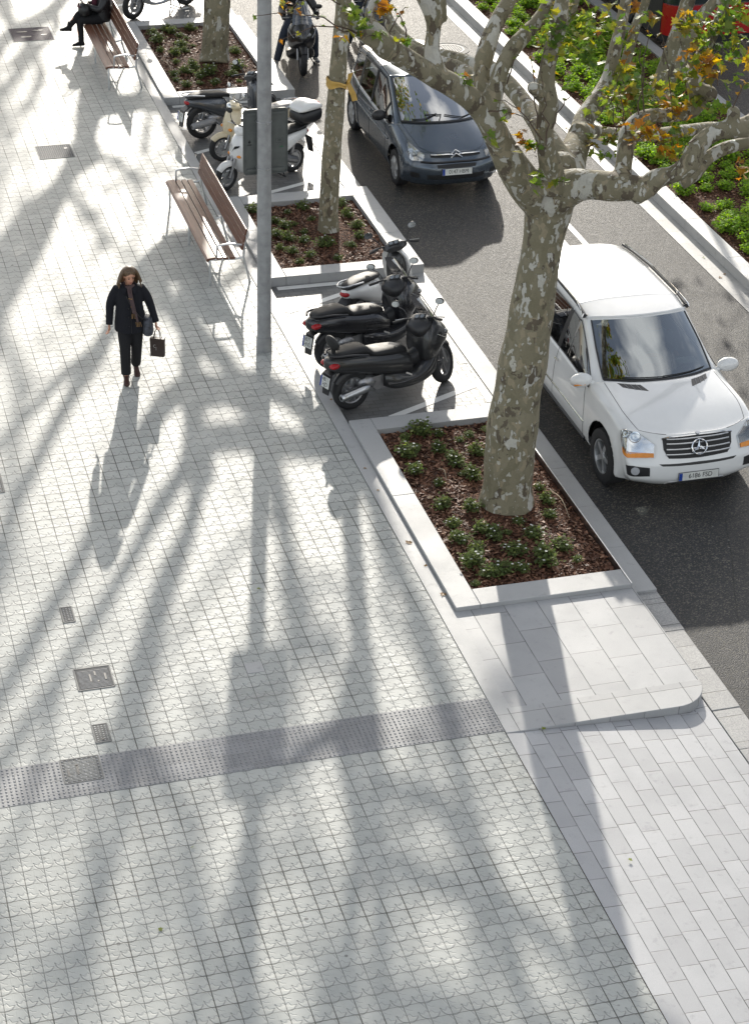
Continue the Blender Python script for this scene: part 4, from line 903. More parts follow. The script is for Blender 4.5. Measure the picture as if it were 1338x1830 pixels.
    decal(sh, [(2.32, -1.1), (2.25, 0.001), (2.32, 1.1), (2.62, 1.2), (2.72, 0.001), (2.62, -1.2)], .004, 'black_plastic', 'air_intake', parent, 1, 4)
    decal(sh, [(.15, -.95), (.1, 0.001), (.15, .95), (.55, .85), (.6, 0.001), (.55, -.85)], .008, 'steel', 'skid_plate', parent, 1, 4)
    plate(parent, (2.41, 0, .475), (1, 0, .05), ['6186 FSD'], .52, .11)
    seam(sh, [(8.0, 0), (8.0, 1.0), (8.0, 1.95)], parent, 'cowl', .022, 'black_plastic', 1, -.004); seam(sh, [(8.0, 0), (8.0, 1.0), (8.0, 1.95)], parent, 'cowl', .022, 'black_plastic', -1, -.004)
    for s in (1, -1): seam(sh, [(8.0, 1.97), (9, 2.0), (10, 2.0)], parent, 'windscreen_seal', .011, 'black_plastic', s, .001)
    seam(sh, [(8.12, -0.0), (8.14, .9), (8.18, 1.6)], parent, 'wiper', .008, 'ink', 1, .018); seam(sh, [(8.1, 0.0), (8.12, .9), (8.14, 1.3)], parent, 'wiper', .008, 'ink', -1, .018)
    interior(parent, .78, -1.9, .9, 1.12, 1.70, ((.05, .4), (.05, -.4), (-.95, .42), (-.95, -.42)))
    m = MB(); m.box((.62, .52, 1.16), (.16, .26, .012)); m.build('paper', M['white_petal'], parent)
    return sh
M['lens_grey'] = plain('lens_grey', (.35, .36, .38), .1)
def driver(root, x, y, z, name_label, shirt):
    t = empty('person', (0, 0, 0), 0, name_label, 'person'); t.parent = None
    b = MB(); 
    b.tube([(x - .05, y, z), (x - .14, y, z + .3), (x - .12, y, z + .5), (x - .11, y, z + .56)], [.15, .19, .15, .06], 12, smooth=3); b.ball((x - .09, y, z + .68), (.10, .078, .12), seg=14, rings=10)
    for s in (1, -1): b.tube([(x - .13, y + s * .18, z + .46), (x + .02, y + s * .24, z + .26), (x + .28, y + s * .13, z + .33), (x + .34, y + s * .12, z + .36)], [.055, .045, .035, .03], 8, smooth=3)
    return t, b
suv = empty('parked_car', (0, 0, 0), 0, 'white four wheel drive car behind the big tree trunk, star emblem on its grille', 'car'); suv.name = 'car'
p = G(1089, 853, ZR); suv.location = (p.x + .78, p.y + 1.53 - .02, ZR); suv.rotation_euler = (0, 0, -PI / 2)
make_suv(suv)
suv.scale = (1.02, 1.035, .975)

# ---- grey people carrier
def make_mpv(parent):
    cols = [
     [(2.06, 0, .24), (2.04, .40, .24), (1.92, .66, .24), (1.86, .72, .24), (1.80, .76, .24), (1.76, .78, .24), (1.72, .80, .23), (1.72, .72, .22)],
     [(2.13, 0, .36), (2.11, .40, .36), (1.97, .70, .37), (1.88, .77, .37), (1.80, .81, .37), (1.76, .83, .34), (1.72, .83, .24), (1.70, .72, .22)],
     [(2.14, 0, .50), (2.12, .40, .50), (1.98, .72, .51), (1.88, .79, .51), (1.80, .83, .49), (1.75, .845, .42), (1.71, .84, .25), (1.69, .72, .22)],
     [(2.11, 0, .60), (2.09, .40, .60), (1.96, .72, .61), (1.86, .79, .61), (1.78, .83, .58), (1.73, .85, .48), (1.70, .845, .26), (1.68, .72, .22)],
     [(2.02, 0, .74), (2.00, .38, .74), (1.87, .66, .75), (1.78, .75, .73), (1.72, .82, .66), (1.69, .85, .52), (1.68, .845, .26), (1.66, .72, .22)],
     [(1.95, 0, .80), (1.92, .38, .80), (1.78, .63, .81), (1.68, .74, .79), (1.65, .82, .71), (1.63, .855, .56), (1.63, .845, .26), (1.62, .72, .22)],
     [(1.60, 0, .95), (1.57, .38, .94), (1.44, .65, .92), (1.37, .75, .88), (1.36, .82, .80), (1.34, .865, .62), (1.34, .85, .26), (1.34, .72, .22)],
     [(1.38, 0, 1.04), (1.31, .38, 1.03), (1.12, .67, 1.00), (1.08, .765, .96), (1, .83, .87), (1, .87, .66), (1, .85, .26), (1, .72, .22)],
     [(1.32, 0, 1.06), (1.25, .38, 1.05), (1.05, .68, 1.02), (0.96, .775, .98), (0.88, .83, .92), (0.88, .87, .68), (0.88, .85, .26), (0.88, .72, .22)],
     [(0.87, 0, 1.32), (0.81, .37, 1.31), (0.65, .655, 1.27), (0.57, .72, 1.20), (0.535, .835, .93), (0.575, .875, .68), (0.575, .85, .26), (0.575, .72, .22)],
     [(0.38, 0, 1.56), (0.33, .35, 1.55), (0.2, .60, 1.51), (0.12, .665, 1.44), (0.12, .83, .94), (0.16, .875, .68), (0.16, .85, .26), (0.16, .72, .22)],
     [(0.3, 0, 1.58), (0.25, .35, 1.57), (0.12, .605, 1.53), (0.04, .67, 1.46), (0.03, .83, .945), (0.05, .875, .68), (0.05, .85, .26), (0.05, .72, .22)],
     [(-.18, 0, 1.625), (-.18, .35, 1.615), (-.2, .64, 1.585), (-.22, .70, 1.50), (-.2, .83, .95), (-.2, .875, .68), (-.2, .85, .26), (-.2, .72, .22)],
     [(-.28, 0, 1.63), (-.28, .35, 1.62), (-.3, .645, 1.59), (-.32, .705, 1.505), (-.3, .83, .955), (-.3, .875, .68), (-.3, .85, .26), (-.3, .72, .22)],
     [(-.95, 0, 1.64), (-.95, .35, 1.63), (-.97, .65, 1.59), (-.97, .71, 1.49), (-.95, .83, .98), (-.95, .875, .70), (-.9, .85, .26), (-.9, .72, .22)],
     [(-1.05, 0, 1.635), (-1.05, .35, 1.625), (-1.07, .65, 1.58), (-1.07, .71, 1.48), (-1.05, .83, .985), (-1.05, .875, .70), (-1.0, .85, .26), (-1.0, .72, .22)],
     [(-1.62, 0, 1.57), (-1.60, .36, 1.56), (-1.56, .63, 1.51), (-1.53, .69, 1.41), (-1.55, .80, 1.02), (-1.55, .86, .70), (-1.55, .84, .26), (-1.55, .72, .22)],
     [(-1.88, 0, 1.40), (-1.86, .37, 1.39), (-1.79, .62, 1.33), (-1.74, .69, 1.24), (-1.75, .76, 1.0), (-1.75, .83, .70), (-1.75, .82, .26), (-1.75, .72, .22)],
     [(-2.08, 0, .92), (-2.05, .38, .92), (-1.97, .68, .90), (-1.88, .72, .86), (-1.85, .77, .80), (-1.83, .81, .65), (-1.83, .80, .26), (-1.83, .72, .22)],
     [(-2.13, 0, .55), (-2.11, .38, .55), (-2.0, .68, .55), (-1.94, .74, .53), (-1.9, .78, .5), (-1.87, .80, .42), (-1.87, .79, .26), (-1.87, .72, .22)],
     [(-2.07, 0, .30), (-2.05, .38, .30), (-1.96, .66, .30), (-1.92, .72, .29), (-1.9, .75, .28), (-1.88, .77, .27), (-1.88, .77, .25), (-1.88, .72, .22)]]
    sh = Shell(cols, 6)
    gl = {'windscreen': {(c, r) for c in (8, 9) for r in (0, 1)}, 'pillar': {(12, 3)}, 'pillar.r': {(14, 3)}, 'side_window': {(c, 3) for c in (9, 10, 11)}, 'side_window.f': {(8, 3)}, 'side_window.r': {(13, 3)}, 'side_window.q': {(15, 3)}, 'rear_window': {(17, 0), (17, 1)}}
    mt = {'body': M['paint_grey_car']}; mt.update({k: M['windscreen'] if k == 'windscreen' else M['black_plastic'] if k.startswith('pillar') else M['car_glass'] for k in gl})
    arch = ((1.30, .35, .355), (-1.46, .35, .355))
    car_shell(sh, arch, gl, parent, mt); liners(parent, arch, .85)
    for x in (1.30, -1.46):
        for s in (1, -1): wheel(parent, x, s * .755, .31, .31, .205, s, 7, .205, False, 'aluminium', True)
    for s in (1, -1):
        h = decal(sh, [(3.35, 1.45), (3.3, 2.2), (3.45, 2.8), (4.3, 3.15), (5.2, 2.95), (5.6, 2.5), (4.9, 1.9), (4.1, 1.45)], .008, 'lens', 'headlight', parent, s, dome=.02)
        decal(sh, [(3.38, 1.5), (3.33, 2.2), (3.48, 2.75), (4.3, 3.05), (5.15, 2.9), (5.48, 2.5), (4.85, 1.95), (4.1, 1.5)], .002, 'chrome', 'reflector', h, s)
        for t, v, r in ((4.0, 2.1, .06), (4.4, 2.6, .055)):
            p, nn = sh.at(t, v), sh.nrm(t, v); m = MB(); T = frame_of(Vector((p.x, p.y * s, p.z)), (nn.x, nn.y * s, nn.z)); m.lathe([(r, .004), (r * .9, .012), (r * .6, .006), (.001, .012)], 20, T); m.build('lamp_bowl', M['mirror_glass'], h, smooth=True)
        decal(sh, [(1.1, 1.65), (1.05, 2.0), (1.15, 2.4), (1.65, 2.4), (1.75, 2.0), (1.65, 1.65)], .004, 'matt_black', 'fog_lamp_recess', parent, s)
        seam(sh, [(4.7, 1.0), (5.2, 1.75), (6, 1.92), (7.0, 2.05)], parent, 'bonnet_seam', .0035, 'ink', s); seam(sh, [(4.62, 0), (4.7, 1.0)], parent, 'bonnet_seam', .0035, 'ink', s)
        seam(sh, [(8.6, 4.0), (8.4, 5), (8.5, 6)], parent, 'door_seam', .004, 'ink', s); seam(sh, [(12.5, 4), (12.5, 6)], parent, 'door_seam', .004, 'ink', s); seam(sh, [(14.6, 4), (14.5, 5), (14.2, 5.4)], parent, 'door_seam', .004, 'ink', s)
        seam(sh, [(7.6, 4.95), (12.45, 4.95)], parent, 'side_moulding', .017, 'paint_grey_car', s, .006); seam(sh, [(12.55, 4.95), (14.6, 4.95)], parent, 'side_moulding', .017, 'paint_grey_car', s, .006)
        seam(sh, [(8.05, 4.0), (10, 4.0), (12.5, 4.0), (16.8, 4.0)], parent, 'window_trim', .010, 'steel', s, .003); seam(sh, [(8.2, 3.0), (10, 3.0), (12, 3.0), (16.8, 3.0)], parent, 'window_trim', .010, 'black_plastic', s)
        seam(sh, [(10.1, 2.35), (11, 2.2), (12.5, 2.15), (14.5, 2.15), (16.5, 2.2)], parent, 'roof_strip', .010, 'black_plastic', s, .004)
        for c0 in (9, 12.5): seam(sh, [(c0, 3.0), (c0, 4.0)], parent, 'window_pillar', .018, 'black_plastic', s, .003)
        seam(sh, [(12.2, 4.4), (11.6, 4.4)], parent, 'door_handle', .014, 'paint_grey_car', s, .022)
        mirror(parent, .66, .80, 1.02, s, 'black_plastic', (.13, .13, .095))
        seam(sh, [(8.0, 0), (8.0, 1.0), (8.0, 1.95)], parent, 'cowl', .030, 'black_plastic', s, -.006)
        seam(sh, [(8.0, 1.97), (9, 2.0), (10, 2.0)], parent, 'windscreen_seal', .010, 'black_plastic', s, .001)
        seam(sh, [(3.3, 0), (3.28, 1.6)], parent, 'bumper_strip', .02, 'black_plastic', s, .004)
    decal(sh, [(2.55, -.82), (2.5, 0.001), (2.55, .82), (3.05, .86), (3.1, 0.001), (3.05, -.86)], .003, 'matt_black', 'plate_recess', parent, 1, 4)
    decal(sh, [(1.0, -1.25), (.95, 0.001), (1.0, 1.25), (1.55, 1.3), (1.6, 0.001), (1.55, -1.3)], .004, 'matt_black', 'air_intake', parent, 1, 4)
    g = decal(sh, [(3.75, -1.15), (3.7, 0.001), (3.75, 1.15), (4.2, 1.2), (4.3, 0.001), (4.2, -1.2)], .003, 'matt_black', 'grille', parent, 1, 4)
    for s in (1, -1): seam(sh, [(4.0, .14), (4.08, .4), (4.02, 1.15)], g, 'grille_bar', .015, 'chrome', s, .012)
    p, nn = sh.at(4.0, 0), sh.nrm(4.0, 0); T = frame_of(p + nn * .022, nn); m = MB()
    for k in (0, .062): m.tube([T @ Vector((-.10, -.055 + k, 0)), T @ Vector((0, .012 + k, .006)), T @ Vector((.10, -.055 + k, 0))], .014, 6)
    m.build('emblem', M['chrome'], g, smooth=True, sharp=30)
    plate(parent, (2.155, 0, .49), (1, 0, .08), ['0147 HBM'], .52, .11)
    for s, a in ((1, [(8.35, .1), (8.16, .9), (8.25, 1.5)]), (-1, [(8.42, .25), (8.2, 0.8), (8.16, 1.35)])): seam(sh, a, parent, 'wiper', .010, 'ink', s, .018)
    seam(sh, [(8.1, .2), (8.36, .05), (8.40, .75)], parent, 'wiper', .010, 'ink', -1, .02)
    interior(parent, .68, -1.5, .82, 1.0, 1.58, ((.0, .36), (.0, -.36), (-.85, .38), (-.85, -.38)))
    return sh
mpv = empty('car', (0, 0, 0), 0, 'dark grey people carrier with a double chevron emblem, right of the slim tree', 'car')
p = G(703, 329, ZR); mpv.location = (p.x + .85, p.y + 1.30, ZR); mpv.rotation_euler = (0, 0, -PI / 2)
make_mpv(mpv)
# ---------------------------------------------------------------- scooters
def sec(x, zl, zh, hw, n=2.5, K=18, y0=0.0, flat=0.0):
    q = []
    for k in range(K):
        a = 2 * PI * k / K; c, s = math.cos(a), math.sin(a)
        yy = hw * math.copysign(abs(c) ** (2 / n), c); zz = (zh + zl) / 2 + (zh - zl) / 2 * math.copysign(abs(s) ** (2 / n), s)
        q.append(Vector((x, y0 + yy, zz)))
    return q
def body(name, secs, mat, parent, n=2.5, sub=4, y0=0.0, sharp=60, **k):
    """a smooth hull through (x, z low, z high, half width) stations"""
    pts = [Vector((a, b, c)) for a, b, c, d in secs]; rs = [d for a, b, c, d in secs]
    P, Q = spline(pts, rs, sub) if sub > 1 else (pts, rs)
    mb = MB(); mb.loft([sec(p.x, p.y, p.z, max(r, .004), n, 20, y0) for p, r in zip(P, Q)]); return mb.build(name, M[mat], parent, smooth=True, sharp=sharp, **k)
def bwheel(parent, x, r, w, spokes, rimmat='engine_metal', T0=None, disc=True, rimr=None):
    T = (T0 or Matrix.Identity(4)) @ Matrix.Translation((x, 0, r)) @ Matrix.Rotation(-PI / 2, 4, 'X'); h = w / 2; rimr = rimr or r * .66
    t = MB(); t.lathe([(rimr, -h * .75), (r * .82, -h), (r * .93, -h * .85), (r * .985, -h * .45), (r, 0), (r * .985, h * .45), (r * .93, h * .85), (r * .82, h), (rimr, h * .75), (rimr * .97, 0), (rimr, -h * .75)], 36, T)
    o = t.build('wheel', M['rubber'], parent, smooth=True, sharp=50)
    m = MB(); m.lathe([(rimr * 1.01, -h * .7), (rimr * .9, -h * .6), (rimr * .88, h * .6), (rimr * 1.01, h * .7)], 32, T); m.lathe([(.001, h * .7), (rimr * .24, h * .65), (rimr * .24, -h * .65), (.001, -h * .7)], 16, T)
    for k in range(spokes):
        a = 2 * PI * k / spokes; m.box((rimr * .55, 0, 0), (rimr * .78, rimr * .16, h * .8), T @ Matrix.Rotation(a, 4, 'Z'))
    m.build('rim', M[rimmat], o, smooth=True, sharp=30)
    if disc:
        d = MB(); d.lathe([(rimr * .35, h * .85), (rimr * .72, h * .85), (rimr * .72, h * .95), (rimr * .35, h * .95), (rimr * .35, h * .85)], 24, T); d.build('brake_disc', M['steel'], o)
    return o
def fender(name, x, z, r, w, a0, a1, mat, parent, T=None, thick=.02):
    mb = MB(); secs = []
    for k in range(13):
        a = R_(a0 + (a1 - a0) * k / 12); d = Vector((math.cos(a), 0, math.sin(a))); c = Vector((x, 0, z))
        ww = w * (.75 + .25 * math.sin(PI * k / 12)); q = []
        for j in range(9):
            b = -1 + 2 * j / 8; q.append(c + d * (r - .045 * b * b * b * b - .02 * b * b) + Vector((0, ww * b, 0)))
        for j in range(8, -1, -1):
            b = -1 + 2 * j / 8; q.append(c + d * (r - thick - .045 * b * b * b * b - .02 * b * b) + Vector((0, ww * b * .95, 0)))
        secs.append(q)
    mb.loft(secs, True, True, T); return mb.build(name, M[mat], parent, smooth=True, sharp=50)
def scooter(kind, colour, label, rear, front, wb, steer=0.0, lean=0.0, seat='seat_vinyl', plate_lines=None, name='scooter', windshield=None, topbox=False, backrest=False,
            inner='black_plastic', grab='black_plastic', stand='side', accent=None, group='scooters parked across the bays', tail='red_lens', light='lens', nspoke=5, bars_cover=None, centre=None):
    rear, front = Vector(rear), Vector(front); rear.z = front.z = 0
    d = (front - rear).normalized(); mid = (rear + front) / 2 if centre is None else Vector(centre)
    root = empty(name, (mid.x, mid.y, ZB if group else ZR), math.atan2(d.y, d.x), label, 'scooter', group)
    root.rotation_euler = Matrix.Rotation(math.atan2(d.y, d.x), 4, 'Z').to_euler() if not lean else (Matrix.Rotation(math.atan2(d.y, d.x), 4, 'Z') @ Matrix.Rotation(-lean, 4, 'X')).to_euler()
    maxi = kind == 'maxi'; xr, xf = -wb / 2, wb / 2
    wr, wf = (.285, .295) if maxi else ((.30, .30) if kind == 'big' else (.245, .25)); tw = .14 if maxi else .105
    hx, hz = (.44, 1.00) if maxi else (.40, .98)
    rake = Vector((-.42, 0, 1)).normalized()
    S = Matrix.Translation((hx, 0, hz)) @ Matrix.Rotation(steer, 4, rake) @ Matrix.Translation((-hx, 0, -hz))
    bwheel(root, xr, wr, tw, nspoke); bwheel(root, xf, wf, tw * .9, nspoke, T0=S)
    fender('front_fender', xf, wf, wf + .04, tw * .62, 40, 165 if maxi else 150, colour if not maxi else inner, root, S)
    mb = MB()
    for s in (1, -1): mb.tube([(xf - .02, s * (tw * .62 + .01), wf), (xf - .13, s * (tw * .62 + .01), wf + .32)], [.026, .024], 10, S)
    mb.tube([(xf - .12, 0, wf + .26), (hx, 0, hz)], .03, 8, S); mb.build('fork', M['engine_metal'], root, smooth=True)
    if maxi:
        body('rear_body', [(xr - .40, .70, .80, .035), (xr - .34, .64, .835, .11), (xr - .15, .57, .85, .165), (xr + .15, .50, .82, .20), (xr + .45, .42, .76, .215), (xr + .75, .34, .70, .21), (xr + .92, .30, .62, .18)], colour, root)
        body('footwell', [(-.30, .24, .44, .16), (-.15, .17, .44, .235), (.10, .165, .40, .27), (.32, .20, .42, .275), (.48, .27, .50, .24), (.58, .38, .58, .15)], colour, root, 3.2)
        body('tunnel', [(-.12, .36, .62, .12), (.12, .36, .58, .10), (.34, .38, .66, .11), (.42, .40, .80, .12)], inner, root)
        body('front_fairing', [(.30, .50, .86, .20), (.36, .40, 1.00, .265), (.45, .36, 1.05, .275), (.56, .42, 1.04, .24), (.68, .54, .97, .17), (.78, .62, .87, .10), (.83, .68, .78, .03)], colour, root, 2.3)
        body('dash_panel', [(.24, .86, .96, .12), (.32, .80, 1.03, .20), (.42, .88, 1.07, .21), (.52, .95, 1.06, .14)], inner, root)
        st = [(xr - .30, .83, .87, .08), (xr - .22, .82, .905, .13), (xr - .02, .80, .92, .155), (xr + .17, .78, .915, .16), (xr + .24, .76, .875, .165), (xr + .32, .72, .815, .17), (xr + .55, .68, .795, .17), (xr + .76, .62, .77, .13), (xr + .90, .56, .70, .06)]
        body('seat', st, seat, root, 2.8, 5)
        if accent: body('side_panel', [(-.28, .25, .33, .20), (-.05, .24, .34, .262), (.20, .26, .40, .285), (.38, .31, .52, .28), (.50, .42, .62, .23)], accent, root, 3)
        sw = windshield or 'smoke'
        mb = MB(); secs = []
        for k in range(7):
            f = k / 6; zz = .97 + .40 * f; xx = .66 - .27 * f; hw = .20 - .06 * f - .06 * f ** 4
            secs.append([Vector((xx - .10 * (b * b), hw * b, zz)) for b in [-1 + j / 5 for j in range(11)]])
        mb.loft(secs, False, False); mb.build('windshield', M[sw], root, smooth=True)
        for s in (1, -1):
            mb = MB(); mb.ball((.72, s * .085, .80), (.075, .075, .05)); mb.build('headlight', M[light], root, smooth=True)
            mb = MB(); mb.ball((xr - .30, s * .085, .735), (.10, .075, .046), Matrix.Translation((xr - .3, s * .085, .735)) @ Matrix.Rotation(s * -.5, 4, 'Z') @ Matrix.Translation((-(xr - .3), -s * .085, -.735))); mb.build('tail_light', M[tail], root, smooth=True)
            mb = MB(); mb.tube([(xr + .18, s * .185, .80), (xr - .08, s * .185, .86), (xr - .27, s * .15, .875), (xr - .36, s * .05, .87)], .016, 8, smooth=3); mb.build('grab_rail', M[grab], root, smooth=True)
    else:
        body('rear_body', [(xr - .30, .66, .74, .03), (xr - .24, .61, .77, .09), (xr - .05, .55, .765, .135), (xr + .2, .42, .75, .165), (xr + .40, .32, .72, .16), (xr + .50, .28, .62, .13)], colour, root)
        body('floorboard', [(xr + .38, .26, .34, .12), (-.05, .22, .30, .17), (.22, .22, .30, .18), (.38, .25, .36, .17), (.44, .30, .48, .13)], inner if not accent else accent, root, 3.5)
        # leg shield: curved upright panel
        mb = MB(); secs = []
        for z, hw, xx, bul in ((.30, .11, .43, .05), (.42, .17, .45, .08), (.55, .205, .45, .10), (.70, .215, .43, .11), (.84, .19, .40, .10), (.95, .12, .365, .07)):
            k3 = 1.18 if kind != 'small' else 1.05; bul *= 1.5; hw *= k3
            q = [Vector((xx + bul * (1 - b * b), hw * b, z)) for b in [-1 + j / 5 for j in range(11)]] + [Vector((xx - .035 + bul * .4 * (1 - b * b), hw * b * .97, z)) for b in [1 - j / 5 for j in range(11)]]
            secs.append(q)
        mb.loft(secs); mb.build('leg_shield', M[colour], root, smooth=True, sharp=60)
        body('inner_panel', [(.33, .34, .84, .13), (.38, .30, .90, .17), (.42, .32, .93, .16)], inner, root, 3)
        body('seat', [(xr - .27, .755, .79, .06), (xr - .18, .75, .83, .11), (xr + .05, .74, .845, .135), (xr + .22, .73, .825, .14), (xr + .42, .71, .80, .125), (xr + .56, .67, .75, .05)], seat, root, 2.8, 5)
        T = S
        mb = MB(); P = [(.28, .93, 1.00, .13), (.36, .92, 1.06, .19), (.44, .92, 1.06, .14), (.50, .95, 1.02, .06)]
        mb.loft([sec(a, b, c, w, 2.2) for a, b, c, w in P], M=T); mb.build('handlebar_cover', M[bars_cover or colour], root, smooth=True)
        mb = MB(); mb.ball((.485, 0, .975), (.055, .085, .065), T) if kind != 'sport' else mb.ball((.52, 0, .66), (.05, .11, .07)); mb.build('headlight', M['mirror_glass' if kind != 'sport' else light], root, smooth=True)
        if kind == 'sport':
            mb = MB(); mb.loft([[Vector((x + .012, s_ * y, z)) for x, y, z in ((.60, 0, .66), (.585, .07, .78), (.535, .15, .80), (.545, .13, .76), (.59, .05, .72))] for s_ in (1, .999)], True, True); mb.loft([[Vector((x + .012, -s_ * y, z)) for x, y, z in ((.60, 0, .66), (.585, .07, .78), (.535, .15, .80), (.545, .13, .76), (.59, .05, .72))] for s_ in (1, .999)], True, True); mb.build('nose_trim', M['ink'], root)
        for s in (1, -1):
            mb = MB(); mb.ball((.55, s * .12, .60), (.03, .05, .028)); mb.build('indicator', M['orange_lens'], root, smooth=True)
        mb = MB(); mb.ball((xr - .27, 0, .695), (.05, .085, .045)); mb.build('tail_light', M[tail], root, smooth=True)
        mb = MB(); mb.tube([(xr + .02, .135, .80), (xr - .2, .13, .835), (xr - .34, .07, .84), (xr - .36, 0, .84), (xr - .34, -.07, .84), (xr - .2, -.13, .835), (xr + .02, -.135, .80)], .014, 8, smooth=3); mb.build('grab_rail', M[grab], root, smooth=True)
        if windshield:
            mb = MB(); secs = []
            for k in range(6):
                f = k / 5; zz = 1.0 + .34 * f; xx = .50 - .10 * f; hw = .15 + .05 * math.sin(f * 2.4) - .05 * f ** 4
                secs.append([Vector((xx - .07 * b * b, hw * b, zz)) for b in [-1 + j / 5 for j in range(11)]])
            mb.loft(secs, False, False, S); mb.build('windshield', M[windshield], root, smooth=True)
    # common parts
    if maxi:
        for s in (1, -1):
            mb = MB(); T = Matrix.Translation((.02, s * .262, .40)) @ Matrix.Rotation(-.5 * s, 4, 'Y') @ Matrix.Rotation(PI / 2, 4, 'X'); mb.box((0, 0, 0), (.11, .022, .004), T); mb.build('badge', M['sticker'], root)
            mb = MB(); mb.tube([(.50, s * .272, .86), (.60, s * .235, .80), (.70, s * .175, .745)], .006, 5); mb.build('side_trim', M['sc_silver'], root)
        mb = MB(); mb.tube([(.30, .06, .965), (.27, .09, .93), (.28, .05, .90), (.31, .04, .93), (.30, .06, .965)], .007, 5, smooth=3); mb.build('lock_cable', M['sticker_red'], root)
    mb = MB(); bz = hz + .03; bx = hx - .04
    mb.tube([(bx - .10, .34, bz + .0), (bx - .03, .22, bz + .02), (bx + .02, 0, bz), (bx - .03, -.22, bz + .02), (bx - .10, -.34, bz)], .013, 8, S, smooth=3); hb = mb.build('handlebar', M['black_plastic'], root, smooth=True)
    for s in (1, -1):
        mb = MB(); mb.tube([(bx - .12, s * .375, bz), (bx - .055, s * .25, bz + .012)], .019, 8, S); mb.build('grip', M['rubber'], hb, smooth=True)
        mb = MB(); mb.tube([(bx - .01, s * .24, bz + .02), (bx - .03, s * .38, bz + .01)], .007, 6, S); mb.build('brake_lever', M['steel'], hb, smooth=True)
        mb = MB(); mb.tube([(bx, s * .19, bz + .02), (bx + .03, s * .25, bz + .13), (bx - .01, s * .31, bz + .19)], .007, 6, S, smooth=3); mb.ball((bx, s * .335, bz + .235), (.022, .07, .048), S)
        o = mb.build('mirror', M['black_plastic' if colour != 'sc_cream' else 'chrome'], root, smooth=True)
        g = MB(); g.lathe([(.001, 0), (1, 0)], 18, S @ Matrix.Translation((bx - .0235, s * .335, bz + .235)) @ Matrix.Diagonal((1, .06, .04, 1)) @ Matrix.Rotation(PI / 2, 4, 'Y')); g.build('mirror_glass', M['mirror_glass'], o)
    mb = MB(); T = S @ Matrix.Translation((bx - .01, 0, bz + .035)) @ Matrix.Rotation(-.6, 4, 'Y'); mb.box((0, 0, 0), (.09, .17, .03), T); o = mb.build('instrument_panel', M['black_plastic'], root, bevel=.012)
    for s in (1, -1):
        mb = MB(); mb.lathe([(.032, .0165), (.001, .018)], 16, T @ Matrix.Translation((0, s * .04, 0))); mb.build('dial', M['screen_plastic'], o)
    mb = MB(); mb.ball((xr + .26, 0, .34), (.17, .12, .12)); mb.tube([(xr + .22, .10, .33), (xr, .11, wr)], [.075, .06], 10); mb.cube(xr + .3, xr + .5, -.1, .1, .22, .42); mb.tube([(xr + .1, .1, .4), (xr + .05, .11, .62)], .028, 8)
    mb.build('engine', M['engine_metal'], root, smooth=True, sharp=40)
    ez = wr + .03; mb = MB(); mb.tube([(xr + .30, -.13, .24), (xr + .24, -.165, ez - .03), (xr + .20, -.175, ez)], .022, 8); mb.lathe([(.001, -.30), (.045, -.30), (.058, -.28), (.06, -.22), (.062, .05), (.055, .12), (.03, .17)], 18, Matrix.Translation((xr + .02, -.18, ez)) @ Matrix.Rotation(PI / 2 - .12, 4, 'Y'))
    o = mb.build('exhaust', M['steel' if maxi else 'trim_grey'], root, smooth=True, sharp=40)
    mb = MB(); mb.lathe([(.028, -.303), (.001, -.303)], 14, Matrix.Translation((xr + .02, -.18, ez)) @ Matrix.Rotation(PI / 2 - .12, 4, 'Y')); mb.build('exhaust_tip', M['ink'], o)
    # rear mudguard and number plate
    px, pz = xr - .40, (.50 if maxi else .46)
    mb = MB(); mb.loft([[Vector((xr - .22, y, .66)) for y in (-.07, .07)] + [Vector((xr - .18, y, .64)) for y in (.07, -.07)], [Vector((px + .03, y, pz + .1)) for y in (-.085, .085)] + [Vector((px + .06, y, pz + .1)) for y in (.085, -.085)], [Vector((px - .02, y, pz - .18)) for y in (-.07, .07)] + [Vector((px, y, pz - .18)) for y in (.07, -.07)]])
    mb.build('mudguard', M['black_plastic'], root, bevel=.006)
    fender('rear_hugger', xr, wr, wr + .035, tw * .55, 35, 150, 'black_plastic', root)
    if plate_lines: plate(root, (px - .012, 0, pz + .0), (-1, 0, .22), plate_lines, .21, .155)
    if topbox:
        body('top_box', [(xr - .52, .93, 1.08, .16), (xr - .46, .88, 1.10, .20), (xr - .28, .86, 1.10, .22), (xr - .10, .88, 1.08, .20), (xr - .05, .92, 1.04, .15)], 'black_plastic', root, 4)
        o = body('lid', [(xr - .53, 1.08, 1.13, .15), (xr - .46, 1.08, 1.19, .205), (xr - .28, 1.08, 1.23, .225), (xr - .10, 1.08, 1.18, .20), (xr - .04, 1.08, 1.12, .14)], topbox, root, 3.2)
        mb = MB(); mb.ball((xr - .50, 0, 1.145), (.045, .13, .03)); mb.build('reflector', M['red_lens'], o, smooth=True); mb = MB(); mb.box((xr - .28, 0, .845), (.3, .2, .03)); mb.build('rack', M['black_plastic'], root, bevel=.006)
    if backrest:
        mb = MB(); T = Matrix.Translation((xr - .27, 0, 1.03)) @ Matrix.Rotation(-.25, 4, 'Y'); mb.ball((0, 0, 0), (.045, .15, .11), T, 16, 10); mb.tube([(xr - .25, 0, .86), (xr - .27, 0, .96)], .03, 8); mb.build('backrest', M['seat_vinyl'], root, smooth=True)
    mb = MB()
    if stand == 'side': mb.tube([(-.02, .16, .24), (.02, .26, .08), (.03, .31, .012)], .012, 6); mb.box((.03, .315, .006), (.07, .04, .012))
    else:
        for s in (1, -1): mb.tube([(xr + .36, s * .10, .24), (xr + .30, s * .17, .02)], .014, 6); mb.tube([(xr + .36, s * .10, .24), (xr + .22, s * .15, .10)], .012, 6)
        mb.tube([(xr + .30, -.17, .03), (xr + .30, .17, .03)], .012, 6)
